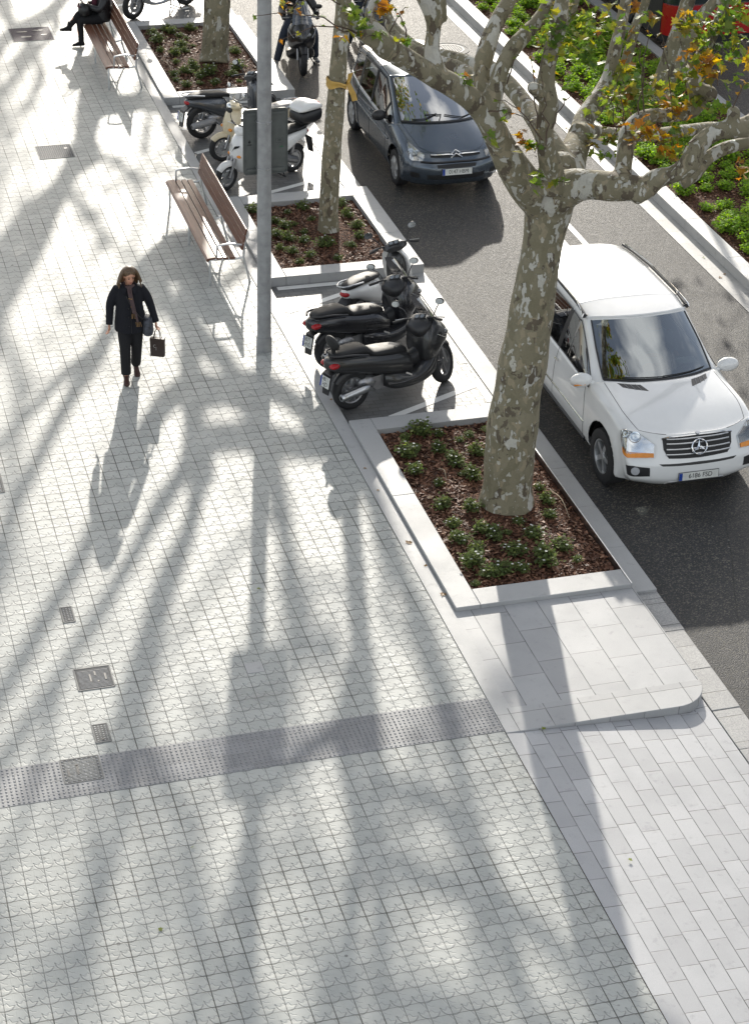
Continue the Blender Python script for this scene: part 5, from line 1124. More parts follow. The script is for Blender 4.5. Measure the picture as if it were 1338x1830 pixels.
    mb.build('stand', M['black_plastic'], root)
    return root
M['seat_light'] = plain('seat_light', (.25, .24, .23), .4)
M['tape_film'] = plain('tape_film', (.50, .31, .07), .35); M['green_print'] = plain('green_print', (.04, .14, .07), .5); M['steel_dull'] = plain('steel_dull', (.17, .17, .165), .6, 0, spec=.3)
Zb = ZB
a, b = G(630, 729, Zb), G(788, 682, Zb)
sx = scooter('maxi', 'sc_matt', 'black maxi scooter nearest the big tree, with a padded backrest and plate 4811 HJD', a, b, 1.55, R_(32), R_(5), plate_lines=['4811', 'HJD'], backrest=True, windshield='smoke', accent='sc_black')
a = G(594, 657, Zb); h = R_(22); b = a + Vector((math.cos(h), math.sin(h), 0)) * 1.55
scooter('maxi', 'sc_anthracite', 'dark grey maxi scooter with plate 8075 HND, between the black and the white one', a, b, 1.55, R_(35), R_(6), plate_lines=['8075', 'HND'], windshield='smoke', grab='black_plastic')
a = G(640, 594, Zb); h = R_(40); b = a + Vector((math.cos(h), math.sin(h), 0)) * 1.35
scooter('big', 'sc_white', 'white scooter with a black leg shield and bright round mirrors, beside the middle planter', a, b, 1.35, R_(35), R_(6), plate_lines=['7298', ''], grab='sc_silver', inner='sc_matt', bars_cover='sc_matt')
a = G(362, 247, Zb); h = R_(14); b = a + Vector((math.cos(h), math.sin(h), 0)) * 1.32
scooter('big', 'sc_grey', 'slate grey scooter with plate 7510 FLJ and a silver rear rack, beside the farthest planter', a, b, 1.32, R_(25), R_(4), plate_lines=['7510', 'FLJ'], grab='aluminium', nspoke=5, bars_cover='sc_anthracite', inner='sc_grey')
f = G(397, 287, Zb); h = R_(200); r = f - Vector((math.cos(h), math.sin(h), 0)) * 1.25
scooter('small', 'sc_cream', 'cream scooter with round headlight and a small clear screen, behind the sign', r, f, 1.25, R_(-12), R_(3), windshield='clear_screen', inner='sc_cream', seat='seat_light', grab='sc_silver')
f, r = G(404, 341, Zb), G(523, 306, Zb)
scooter('sport', 'sc_white', 'white scooter with a black and white top box, mostly behind the sign', r, f, 1.46, R_(8), 0, topbox='sc_white', stand='centre', accent='sc_white', inner='sc_white', light='lens')
f, r = G(240, 34, Zb), G(333, 9, Zb)
scooter('big', 'sc_silver', 'silver scooter cut off by the top edge, behind the farthest planter', r, f, 1.48, R_(4), 0, stand='centre', inner='sc_silver', accent='sc_silver')
f = G(541, 134, ZR); h = R_(-97); r = f - Vector((math.cos(h), math.sin(h), 0)) * 1.38
ride = scooter('maxi', 'sc_black', 'black scooter ridden along the road towards the camera, headlight in front', r, f, 1.38, 0, 0, group=None, windshield='smoke', light='lens', topbox=False)

# ---------------------------------------------------------------- benches
def bench(x0, y0, y1, label):
    t = empty('bench', (x0, y0, 0), 0, label, 'bench', 'wooden benches along the pavement'); L = y1 - y0
    for k, (x, z, w, th, tilt) in enumerate(((.055, .445, .13, .035, -.10), (.175, .44, .085, .035, .02), (.275, .435, .085, .035, .04), (.375, .43, .085, .035, .05))):
        mb = MB(); T = Matrix.Translation((x, L / 2, z)) @ Matrix.Rotation(tilt, 4, 'Y'); mb.box((0, 0, 0), (w, L, th), T)
        if k == 0: mb.tube([T @ Vector((-.062, -L / 2, -.012)), T @ Vector((-.062, L / 2, -.012))], .024, 10)
        mb.build('seat_slat', M['wood'], t, bevel=.006)
    for x, z in ((.535, .60), (.56, .715), (.585, .83)):
        mb = MB(); T = Matrix.Translation((x, L / 2, z)) @ Matrix.Rotation(R_(13), 4, 'Y'); mb.box((0, 0, 0), (.03, L, .105), T); mb.build('back_slat', M['wood'], t, bevel=.006)
    n = 3; ys = [.03 + (L - .06) * i / (n - 1) for i in range(n)]
    for i, y in enumerate(ys):
        mb = MB(); mb.tube([(.03, y, 0), (.035, y, .41), (.06, y, .42), (.42, y, .405), (.50, y, .41)], .017, 8); mb.tube([(.65, y, 0), (.555, y, .40), (.56, y, .56), (.60, y, .86)], .017, 8); mb.tube([(.48, y, .41), (.56, y, .43)], .015, 8)
        mb.build('leg', M['aluminium'], t, smooth=True)
        if i != 1:
            mb = MB(); mb.tube([(.14, y, .44), (.145, y, .60), (.17, y, .64), (.36, y, .655), (.58, y, .615)], .015, 8, smooth=3, squash=1.5); mb.build('armrest', M['aluminium'], t, smooth=True)
    mb = MB()
    for z, x in ((.395, .25), (.395, .42), (.56, .585)): mb.tube([(x, .03, z), (x, L - .03, z)], .012, 8)
    mb.build('rail', M['aluminium'], t, smooth=True)
    return t
bench(5.73, 27.80, 31.02, 'slatted brown bench with aluminium arms beside the middle planter, empty')
bench(5.72, 36.82, 40.04, 'slatted brown bench at the top left with a person sitting on it')

# ---------------------------------------------------------------- lamp post, sign, tape
t = empty('lamp_post', (6.055, 25.52, 0), 0, 'tall round grey metal lamp post standing at the edge of the pavement', 'lamp post')
mb = MB(); mb.lathe([(.108, 0), (.108, .20), (.098, .215), (.0985, 3.0), (.090, 7.5), (.08, 9.2)], 36); pole = mb.build('pole', M['pole_paint'], t, smooth=True, sharp=30)
mb = MB(); mb.lathe([(.111, -.002), (.112, .012), (.109, .20), (.109, .22), (.098, .222)], 36); mb.build('base_collar', M['pole_paint'], t, smooth=True, sharp=30)
mb = MB(); mb.lathe([(.0995, .42), (.1002, .424), (.0995, .43)], 36); mb.lathe([(.0992, 2.98), (.1005, 3.0), (.0992, 3.02)], 36); mb.build('joint_ring', M['pole_paint'], t)
mb = MB(); mb.loft([[Vector((math.cos(R_(a)) * .0992, math.sin(R_(a)) * .0992, z)) for a in (196, 204, 212, 220, 228)] + [Vector((math.cos(R_(a)) * .097, math.sin(R_(a)) * .097, z)) for a in (228, 212, 196)] for z in (.62, 1.22)]); mb.build('service_door', M['pole_paint'], t, bevel=.001)
mb = MB(); mb.box((.5, 0, 9.2), (1.3, .28, .12)); mb.build('lamp_head', M['aluminium'], t, bevel=.03)
t = empty('traffic_sign', (6.10, 25.65, 2.62), 0, 'back of a rounded grey sign panel strapped to the lamp post', 'sign')
def rrect(w, h, r, n=6): return [(sx_ * (w / 2 - r) + r * math.cos(a), sy_ * (h / 2 - r) + r * math.sin(a)) for sx_, sy_, a0 in ((1, 1, 0), (-1, 1, PI / 2), (-1, -1, PI), (1, -1, 3 * PI / 2)) for a in [a0 + PI / 2 * k / n for k in range(n + 1)]]
T = Matrix.Translation((0, 0, .465)) @ Matrix.Rotation(PI / 2, 4, 'X')
mb = MB(); mb.prism(rrect(.62, .93, .05), -.012, 0, T); mb.build('panel', M['sign_back'], t)
mb = MB(); o_, i_ = rrect(.62, .93, .05), rrect(.60, .91, .042); n = len(o_); mb.add([(x, y, 0) for x, y in o_] + [(x, y, .02) for x, y in o_] + [(x, y, .02) for x, y in i_] + [(x, y, 0) for x, y in i_], [(a * n + i, a * n + (i + 1) % n, (a + 1) * n + (i + 1) % n, (a + 1) * n + i) for a in range(3) for i in range(n)], T); mb.build('rim', M['sign_back'], t, smooth=True, sharp=30)
for z in (-.40, .40):
    mb = MB(); mb.box((0, z, .014), (.52, .035, .026), T); mb.build('bracket', M['sign_back'], t, bevel=.004)
for z in (.14, .80):
    mb = MB(); q = [Vector((-.05 + .103 * math.cos(a), -.125 + .103 * math.sin(a), z)) for a in [2 * PI * k / 24 for k in range(25)]]; mb.tube(q, .006, 6); mb.box((-.05 + .03, -.125 - .104, z), (.02, .012, .03)); mb.build('strap', M['steel'], t)
mb = MB(); mb.lathe([(.018, 0), (.018, .0015), (.001, .0015)], 14, T @ Matrix.Translation((-.22, 0, .0005))); mb.box((-.22, .025, .001), (.008, .02, .001), T)
for k in range(2): mb.box((-.22, -.035 - .012 * k, .001), (.06, .006, .001), T)
for x, y, w, h in ((.20, .03, .10, .002), (.20, -.03, .10, .002), (.15, 0, .002, .06), (.25, 0, .002, .06), (.2, .012, .05, .006), (.2, -.005, .06, .004)): mb.box((x, y, .001), (w, h, .001), T)
mb.build('maker_print', M['ink'], t)
mb = MB(); mb.prism([(.19, -.10), (.26, -.10), (.235, -.08), (.215, -.085)], .0005, .0015, T); mb.build('green_print', M['green_print'], t)
# yellow tape tied round the slim tree
P = PY(602, 148, 29.54); t = empty('tape', P, 0, 'yellow tape tied round the trunk of the slim tree, loose end hanging right', 'tape')
mb = MB(); secs = []
for k in range(25):
    a = 2 * PI * k / 24; w = .055 + .02 * math.sin(a * 2 + 1); r = .158 + .006 * math.sin(5 * a); c = Vector((r * math.cos(a), r * math.sin(a), .02 * math.sin(3 * a) - .03 * math.cos(a)))
    secs.append([c + Vector((0, 0, w)), c + Vector((.012 * math.cos(a), .012 * math.sin(a), w * .3)), c + Vector((0, 0, -w * .4)), c + Vector((.01 * math.cos(a), .01 * math.sin(a), -w))])
mb.loft(secs, False, False); mb.build('band', M['tape_film'], t, smooth=True)
mb = MB(); K = Vector((.165, -.06, .02)); mb.ball(K, (.03, .03, .035)); mb.loft([[K + Vector((-.02, 0, .02)), K + Vector((.03, 0, 0))], [K + Vector((-.01, -.02, .14)), K + Vector((.07, -.02, .16))]], False, False)
mb.loft([[K + Vector((-.025, 0, -.01)), K + Vector((.02, 0, .015))], [K + Vector((-.02, -.03, -.09)), K + Vector((.055, -.03, -.06))], [K + Vector((.03, -.04, -.20)), K + Vector((.115, -.04, -.17))], [K + Vector((.06, -.05, -.30)), K + Vector((.145, -.05, -.285))]], False, False)
mb.build('loose_end', M['tape_film'], t, smooth=True)

# ---------------------------------------------------------------- covers in the pavement
def cover(x0, x1, y0, y1, label, mat='iron', ribs=True, z=0.0, holes=()):
    t = empty('manhole_cover', ((x0 + x1) / 2, (y0 + y1) / 2, z), 0, label, 'manhole cover', 'metal covers set in the pavement'); w, l = x1 - x0, y1 - y0
    mb = MB()
    for c, d in (((0, -l / 2, .003), (w, .014, .008)), ((0, l / 2, .003), (w, .014, .008)), ((-w / 2, 0, .003), (.014, l, .008)), ((w / 2, 0, .003), (.014, l, .008))): mb.box(c, d)
    mb.build('frame', M['steel_dull'], t)
    mb = MB(); mb.box((0, 0, .001), (w - .022, l - .022, .006)); nb = int((l - .05) / .022) if ribs else 0
    lid = mb.build('lid', M[mat], t)
    mb = MB()
    if ribs:
        for k in range(nb):
            mb.box((0, -l / 2 + .03 + k * .022, .0055), (w - .06, .010, .004))
    else:
        for i in range(int(w / .035)):
            for j in range(int(l / .035)): mb.box((-w / 2 + .03 + i * .035, -l / 2 + .03 + j * .035, .005), (.016, .016, .004))
    mb.build('raised_pattern', M[mat + '_edge'], lid)
    for hx_, hy_, sw, sh_ in holes: mb = MB(); mb.box((hx_ * w, hy_ * l, .0085), (sw, sh_, .003)); mb.build('keyhole', M['ink'], lid)
    return t
for nm, c in (('iron', (.075, .077, .08)), ('iron_light', (.13, .13, .125)), ('purple_grate', (.045, .035, .045))):
    M[nm] = plain(nm, c, .7, 0, spec=.25, var=.4, scale=30); M[nm + '_edge'] = plain(nm + '_edge', tuple(min(1, k * 2.6) for k in c), .6, 0, spec=.3, var=.3, scale=30)
cover(4.37, 5.18, 40.02, 40.86, 'large dark patterned cover in the pavement at the top left corner', 'purple_grate', False, holes=((-.2, .2, .2, .08), (.2, .25, .2, .06), (-.15, -.2, .2, .08), (.3, -.1, .12, .05)))
cover(3.99, 4.59, 33.55, 34.17, 'chequered metal cover in the pavement left of the parked scooters', 'iron', False, holes=((.34, .2, .06, .06),))
cover(2.25, 2.38, 19.26, 19.57, 'small upright metal cover above the other three on the left', 'iron', False, holes=((0, -.38, .02, .02),))
cover(2.21, 2.60, 17.92, 18.32, 'square ribbed cover with worn lettering, between the two small covers', 'iron', True, holes=((.05, .2, .02, .08), (.1, -.18, .02, .03), (.32, .0, .02, .12), (-.1, 0, .02, .14)))
cover(2.24, 2.40, 16.97, 17.28, 'small metal cover just above the studded strip', 'iron_light', False, holes=((0, -.36, .03, .03),))
cover(1.83, 2.22, 16.37, 16.76, 'ribbed metal cover set into the studded strip', 'iron_light', True, holes=((-.1, .2, .03, .03), (-.1, 0, .02, .16), (-.35, -.1, .02, .1)))
cover(1.72, 1.97, 22.33, 22.80, 'ribbed metal cover cut off by the left edge', 'iron_light', True, holes=((.3, -.3, .03, .02),))
t = empty('manhole_cover', (12.94, 38.27, ZR), 0, 'round iron manhole cover in the road behind the tree limbs', 'manhole cover')
mb = MB(); mb.lathe([(.41, 0), (.41, .008), (.37, .008), (.37, .003), (.33, .003), (.001, .003)], 48); mb.build('lid', M['iron_light'], t)
mb = MB(); mb.lathe([(.30, .004), (.30, .008), (.26, .008), (.26, .004)], 48)
for k in range(-4, 5):
    w = math.sqrt(max(0, .24 ** 2 - (k * .05) ** 2)); mb.box((k * .05, 0, .005), (.02, 2 * w, .006))
mb.build('raised_pattern', M['steel_dull'], t)
mb = MB(); mb.box((0, 0, .002), (.195, .195, .006)); o = mb.build('paving_slab', M['granite'], None, bevel=.003); o.location = (4.14, 17.9, 0); tag(o, 'single plain square slab among the patterned tiles, centre of the pavement', 'slab')

# ---------------------------------------------------------------- bus
def make_bus():
    t = empty('bus', (17.12, 37.0, ZR), 0, 'red city bus on the far road, half hidden behind leaves and trunks', 'bus'); W, L = 2.5, 11.0
    def rs(z0, z1, x0, x1, y0, y1, r):
        q = [(x0 + r - r * math.cos(a), y0 + r - r * math.sin(a)) for a in [PI / 2 * k / 6 for k in range(7)]] + [(x1 - r + r * math.sin(a), y0 + r - r * math.cos(a)) for a in [PI / 2 * k / 6 for k in range(7)]] + [(x1, y1), (x0, y1)]
        return q
    q = rs(0, 0, 0, W, 0, L, .32)
    mb = MB(); mb.prism(q, .38, 1.0); mb.build('body', M['paint_red'], t, smooth=True, sharp=30)
    mb = MB(); mb.prism([(x * .985 + .02, y + .03) for x, y in q], .22, .38); mb.build('skirt', M['matt_black'], t)
    mb = MB(); mb.prism([(x * .992 + .01, y + .02 + (.05 if y < .4 else 0)) for x, y in q], 1.0, 2.75); mb.build('window_band', M['bus_glass'], t, smooth=True, sharp=30)
    mb = MB(); mb.prism(q, 2.75, 3.1); mb.build('roof', M['paint_red'], t, smooth=True, sharp=30)
    for s, x in ((1, .24), (-1, W - .24)):
        mb = MB(); mb.prism([(-.10, -.16), (.10, -.18), (.11, .14), (-.09, .19)], -.01, .01, Matrix.Translation((x, .005 if False else .012, .66)) @ Matrix.Rotation(-.42 * s, 4, 'Z') @ Matrix.Rotation(PI / 2, 4, 'X')); mb.build('indicator', M['orange_dark'], t, bevel=.006)
        mb = MB(); mb.ball((x + s * .27, .0, .68), (.075, .04, .075)); mb.build('headlight', M['lamp_on'], t, smooth=True)
    mb = MB(); mb.cube(-.012, .1, .34, L - .1, .32, 1.3); mb.build('side_panel', M['matt_black'], t, bevel=.01)
    for k, x in enumerate((.42, .56)):
        mb = MB(); mb.lathe([(.001, .004), (.055, .004), (.06, 0)], 20, Matrix.Translation((x, -.002, .86)) @ Matrix.Rotation(PI / 2, 4, 'X')); mb.build('sticker', M['sticker_blue'], t)
        mb = MB(); mb.box((x, -.008, .86), (.05, .002, .014)); mb.box((x, -.008, .86), (.014, .002, .06)) ; mb.build('sticker_mark', M['sticker'], t)
    for y in (2.2, 8.0):
        mb = MB(); T = Matrix.Translation((.12, y, .48)) @ Matrix.Rotation(-PI / 2, 4, 'Y'); mb.lathe([(.001, .1), (.28, .1), (.30, .13), (.46, .13), (.48, .08), (.48, -.12)], 30, T); mb.build('wheel', M['rubber'], t, smooth=True)
    return t
M['bus_glass'] = plain('bus_glass', (.02, .03, .032), .06, coat=.5); M['sticker_blue'] = plain('sticker_blue', (.12, .25, .45), .4); M['orange_dark'] = plain('orange_dark', (.50, .13, .01), .2)
t_ = NT('lamp_on'); t_.b.inputs['Base Color'].default_value = (1, .9, .7, 1); t_.b.inputs['Emission Color'].default_value = (1, .85, .6, 1); t_.b.inputs['Emission Strength'].default_value = 4.0; M['lamp_on'] = t_.m
make_bus()
# ---------------------------------------------------------------- people
def remeshed(mb, name, mat, parent, vox=.008, it=2):
    o = mb.build(name, M[mat], parent, smooth=True, sharp=180); m = o.modifiers.new('remesh', 'REMESH'); m.mode = 'VOXEL'; m.voxel_size = vox; m.use_smooth_shade = True
    m = o.modifiers.new('smooth', 'SMOOTH'); m.factor = .5; m.iterations = it; return o
def torso(mb, pts, k=16):          # pts: (centre, half width, half depth), axes from the frame 'side'
    secs = []
    for c, side, fwd, hw, hd in pts: secs.append([Vector(c) + Vector(side) * hw * math.cos(2 * PI * j / k) + Vector(fwd) * hd * math.sin(2 * PI * j / k) for j in range(k)])
    mb.loft(secs)
def hand(mb, w, d, up, side, size=1.0, curl=.6):
    """palm from the wrist w along d; fingers curl towards -up; thumb leaves on 'side'"""
    w, d, up, side = Vector(w), Vector(d).normalized(), Vector(up).normalized(), Vector(side).normalized()
    mb.tube([w - d * .02, w + d * .02, w + d * .055 * size, w + d * .085 * size], [.022, .03, .036, .032], 10, squash=.5)
    for i, l in enumerate((.072, .08, .075, .06)):
        b = w + d * .082 * size + side * (.027 - .018 * i) * size; a = b + (d * math.cos(curl * .5) - up * math.sin(curl * .5)) * l * .42; c = a + (d * math.cos(curl * 1.4) - up * math.sin(curl * 1.4)) * l * .33; e = c + (d * math.cos(curl * 2.2) - up * math.sin(curl * 2.2)) * l * .27
        mb.tube([b - d * .02, b, a, c, e], [.009, .0095, .0088, .0078, .006], 8)
    t = w + d * .03 + side * .028; mb.tube([t - side * .012, t + side * .018 + d * .02 - up * .008, t + side * .024 + d * .052 - up * .022], [.012, .0105, .008], 8)
def head(mb, c, tilt=0.0, yaw=0.0):
    T = Matrix.Translation(Vector(c)) @ Matrix.Rotation(yaw, 4, 'Z') @ Matrix.Rotation(tilt, 4, 'Y')
    mb.ball((-.008, 0, .025), (.092, .074, .092), T, 18, 14); mb.ball((.022, 0, -.035), (.062, .056, .078), T, 16, 12); mb.ball((.055, 0, -.085), (.024, .026, .02), T, 10, 8)
    mb.tube([(.082, 0, .015), (.100, 0, -.012), (.105, 0, -.026), (.085, 0, -.034)], [.009, .011, .013, .010], 8, T)
    for s in (1, -1): mb.ball((-.005, s * .074, -.01), (.018, .009, .028), T, 10, 8); mb.ball((.06, s * .028, -.025), (.022, .02, .02), T, 10, 8)
    return T
def face(T, parent):
    mb = MB()
    for s in (1, -1): mb.ball((.080, s * .029, .006), (.007, .012, .006), T, 10, 6); mb.tube([(.084, s * .014, .028), (.086, s * .03, .034), (.078, s * .044, .028)], .0035, 5, T)
    mb.build('eyes', M['brow'], parent, smooth=True)
    mb = MB(); mb.tube([(.074, -.022, -.060), (.086, -.008, -.058), (.086, .008, -.058), (.074, .022, -.060)], [.003, .0065, .0065, .003], 6, T); mb.build('lips', M['lips'], parent, smooth=True)
M['brow'] = plain('brow', (.03, .018, .012), .6); M['lips'] = plain('lips', (.36, .11, .10), .4)
def shoe(mb, ankle, heading, pitch=0.0, L=.25):
    T = Matrix.Translation(Vector(ankle)) @ Matrix.Rotation(heading, 4, 'Z') @ Matrix.Rotation(pitch, 4, 'Y')
    mb.loft([[Vector((x, w * math.cos(2 * PI * k / 12), z0 + (h * (1 + math.sin(2 * PI * k / 12)) / 2))) for k in range(12)] for x, w, z0, h in ((-.07, .02, -.08, .05), (-.055, .036, -.088, .09), (0, .038, -.088, .125), (.05, .038, -.088, .095), (.11, .047, -.088, .06), (.155, .043, -.088, .048), (.18, .018, -.085, .03))], M=T)
    mb.tube([T @ Vector((-.01, 0, -.02)), T @ Vector((-.015, 0, .10))], [.045, .048], 12)
M['bag_cloth'] = plain('bag_cloth', (.06, .065, .08), .7, var=.7, scale=22); M['puffer'] = plain('puffer', (.012, .012, .015), .35)
X_, Y_, Z_ = Vector((1, 0, 0)), Vector((0, 1, 0)), Vector((0, 0, 1))
# --- the woman walking
f1, f2 = G(229, 680), G(243, 666); c = (f1 + f2) / 2
w = empty('person', (c.x, c.y - .02, 0), R_(-97), 'woman in a black coat and scarf walking towards the camera, carrying a small paper bag', 'person')
J = dict(rh=(0, -.085, .90), rk=(.12, -.085, .50), ra=(.13, -.085, .095), lh=(0, .085, .90), lk=(.02, .075, .49), la=(-.14, .065, .12), rs=(0, -.175, 1.365), re=(-.03, -.262, 1.10), rw=(.05, -.285, .865), ls=(0, .175, 1.365), le=(-.03, .275, 1.11), lw=(.05, .345, .875))
b = MB()
for s in 'rl':
    b.tube([J[s + 'h'], J[s + 'k'], J[s + 'a']], [.075, .052, .038], 12, smooth=4); b.tube([J[s + 's'], J[s + 'e'], J[s + 'w']], [.045, .036, .025], 10, smooth=4)
torso(b, [((0, 0, .84), Y_, X_, .14, .10), ((0, 0, .95), Y_, X_, .16, .105), ((0, 0, 1.1), Y_, X_, .125, .09), ((0, 0, 1.3), Y_, X_, .16, .10), ((0, 0, 1.38), Y_, X_, .15, .08), ((.005, 0, 1.41), Y_, X_, .07, .06)])
b.tube([(.0, 0, 1.36), (.015, 0, 1.43), (.04, 0, 1.50)], [.055, .05, .05], 12)
HT = head(b, (.065, .01, 1.565), R_(14), R_(12))
hand(b, J['rw'], (.15, -.05, -1), (0, 1, 0), (1, 0, 0), 1.15, curl=.7); hand(b, J['lw'], (.12, .05, -1), (0, -1, 0), (1, 0, 0), 1.15, curl=1.05)
body_ = remeshed(b, 'body', 'skin', w, .007, 1); face(HT, w)
t = MB()
for s, sg in (('r', -1), ('l', 1)): t.tube([Vector(J[s + 'h']) + Vector((0, 0, .02)), Vector(J[s + 'h']).lerp(Vector(J[s + 'k']), .5), J[s + 'k'], Vector(J[s + 'k']).lerp(Vector(J[s + 'a']), .6), Vector(J[s + 'a']) + Vector((.0, 0, .03))], [.105, .095, .078, .072, .070], 14, smooth=3)
torso(t, [((0, 0, .86), Y_, X_, .17, .125), ((0, 0, .98), Y_, X_, .165, .12)]); remeshed(t, 'trousers', 'cloth_black', w, .01)
t = MB(); torso(t, [((.01, 0, .74), Y_, X_, .215, .165), ((.005, 0, .86), Y_, X_, .215, .16), ((0, 0, 1.0), Y_, X_, .195, .145), ((0, 0, 1.15), Y_, X_, .18, .135), ((0, 0, 1.30), Y_, X_, .195, .135), ((0, 0, 1.38), Y_, X_, .175, .11), ((0, 0, 1.425), Y_, X_, .09, .075)])
for s, sg in (('r', -1), ('l', 1)): t.tube([Vector(J[s + 's']) - Vector((0, sg * .03, 0)), Vector(J[s + 's']).lerp(Vector(J[s + 'e']), .5), J[s + 'e'], Vector(J[s + 'e']).lerp(Vector(J[s + 'w']), .5), Vector(J[s + 'e']).lerp(Vector(J[s + 'w']), 1.08)], [.070, .068, .060, .053, .047], 12, smooth=3)
coat = remeshed(t, 'coat', 'coat_black', w, .011)
m = MB(); m.tube([(.13, .015, 1.36), (.148, .01, 1.2), (.160, .01, 1.0), (.176, .01, .76)], .004, 5)
for k in range(4): m.ball((.150 + .006 * k, -.018, 1.25 - .13 * k), .010, seg=8, rings=5)
m.build('coat_front_seam', M['ink'], coat)
t = MB()
for s in (1, -1): t.loft([[Vector((.10, s * .02, 1.36)), Vector((.125, s * .03, 1.40)), Vector((.03, s * .085, 1.455)), Vector((.06, s * .10, 1.41))], [Vector((.14, s * .015, 1.28)), Vector((.155, s * .07, 1.33)), Vector((.10, s * .115, 1.40)), Vector((.10, s * .11, 1.36))]])
t.build('collar', M['coat_black'], coat, smooth=True)
t = MB(); shoe(t, J['ra'], 0, 0); shoe(t, J['la'], .1, .35)
remeshed(t, 'shoes', 'leather_brown', w, .009, 1)
# hair: long, over the shoulders
t = MB(); random.seed(4); t.ball((-.020, 0, .045), (.096, .086, .090), HT, 16, 12)
for k in range(46):
    a = R_(random.uniform(78, 282)); r0 = Vector((-.02 + .082 * math.cos(a), .086 * math.sin(a), .07)); l = random.uniform(.15, .27)
    r0 = HT @ r0; out = (HT.to_3x3() @ Vector((math.cos(a), math.sin(a), 0))).normalized(); p2 = r0 + Vector((out.x * .03, out.y * .045, -l * .5)); p3 = r0 + Vector((out.x * .035 + .01, out.y * .075 + random.uniform(-.02, .02), -l))
    t.tube([HT @ Vector((-.03, 0, .12)), r0, p2, p3], [.012, .017, .017, .007], 6, smooth=3)
remeshed(t, 'hair', 'hair', w, .008, 1)
t = MB(); q = [Vector((.012 + .082 * math.cos(a), .078 * math.sin(a), 1.415 + .012 * math.sin(3 * a))) for a in [2 * PI * k / 16 for k in range(17)]]; t.tube(q, [.026 + .006 * math.sin(k * 1.7) for k in range(17)], 8)
t.tube([(.09, -.02, 1.42), (.145, -.01, 1.34), (.16, .02, 1.2), (.172, .045, 1.06)], [.03, .034, .04, .046], 8, smooth=3, squash=.4); t.tube([(.10, .02, 1.41), (.15, .03, 1.30), (.168, .06, 1.12), (.18, .095, .93)], [.028, .032, .038, .042], 8, smooth=3, squash=.4)
sc_ = remeshed(t, 'scarf', 'scarf', w, .009, 1)
t = MB()
for k in range(12): a, c_ = (.178, .015 + .006 * k, 1.05) , (.185, .07 + .006 * k, .93); p = Vector(a if k % 2 else c_); t.tube([p, p + Vector((.006, random.gauss(0, .01), -.07))], .0035, 4)
for z in (1.28, 1.16, 1.07): t.tube([(.178, -.02 + (1.3 - z) * .2, z), (.190, .03 + (1.3 - z) * .2, z - .006)], .010, 5, squash=.4)
t.build('fringe', M['scarf_tan'], sc_)
t = MB(); t.tube([(.08, -.09, 1.40), (.15, 0, 1.2), (.17, .12, 1.0), (.12, .20, .92)], .010, 6, smooth=4); t.tube([(.08, -.09, 1.40), (-.06, -.04, 1.40), (-.14, .06, 1.2), (-.1, .18, 1.0), (0, .21, .93)], .010, 6, smooth=4)
sb = empty('shoulder_bag', w.location, R_(-97), 'dark patterned shoulder bag hanging at the walking woman\'s hip', 'bag')
t.build('strap', M['leather_black'], sb, smooth=True)
t = MB(); t.loft([[Vector((x, .235 + .075 * math.sin(a) * k_, z)) + X_ * (.13 * math.cos(a) * k_) for a in [2 * PI * j / 14 for j in range(14)]] for x, z, k_ in ((.05, .95, .55), (.05, .93, .85), (.05, .85, 1.0), (.05, .76, 1.05), (.05, .70, .95), (.05, .685, .6))]); t.build('pouch', M['bag_cloth'], sb, smooth=True)
M_pb = empty('paper_bag', w.location, R_(-97), 'small dark brown paper bag hanging from the walking woman\'s left hand', 'bag')
H_ = Vector((.085, .36, .76)); t = MB()
t.loft([[H_ + Vector((-.10, -.035, -.13)), H_ + Vector((.10, -.035, -.13)), H_ + Vector((.10, .035, -.13)), H_ + Vector((-.10, .035, -.13))], [H_ + Vector((-.10, -.03, -.26)), H_ + Vector((.10, -.03, -.26)), H_ + Vector((.10, .03, -.26)), H_ + Vector((-.10, .03, -.26))], [H_ + Vector((-.095, -.04, -.40)), H_ + Vector((.095, -.04, -.40)), H_ + Vector((.095, .04, -.40)), H_ + Vector((-.095, .04, -.40))]], True, True, Matrix.Translation(H_) @ Matrix.Rotation(R_(70), 4, 'Z') @ Matrix.Translation(-H_))
o = t.build('carrier', M['bag_brown'], M_pb, bevel=.003)
t = MB()
RT = Matrix.Translation(H_) @ Matrix.Rotation(R_(70), 4, 'Z') @ Matrix.Translation(-H_)
for s in (1, -1): t.tube([H_ + Vector((-.05, s * .03, -.135)), H_ + Vector((-.03, s * .012, -.03)), H_ + Vector((0, 0, .0)), H_ + Vector((.03, s * .012, -.03)), H_ + Vector((.05, s * .03, -.135))], .005, 6, RT, smooth=3)
t.build('cord_handle', M['bag_brown'], M_pb, smooth=True)
t = MB(); t.tube([RT @ (H_ + Vector((-.03 + .016 * math.cos(a), -.041, -.24 + .02 * math.sin(a)))) for a in [R_(40 + 30 * k) for k in range(10)]], .0025, 4); t.tube([RT @ (H_ + Vector((-.01, -.041, -.25))), RT @ (H_ + Vector((-.01, -.041, -.30)))], .002, 4); t.build('printed_mark', M['sticker'], o)
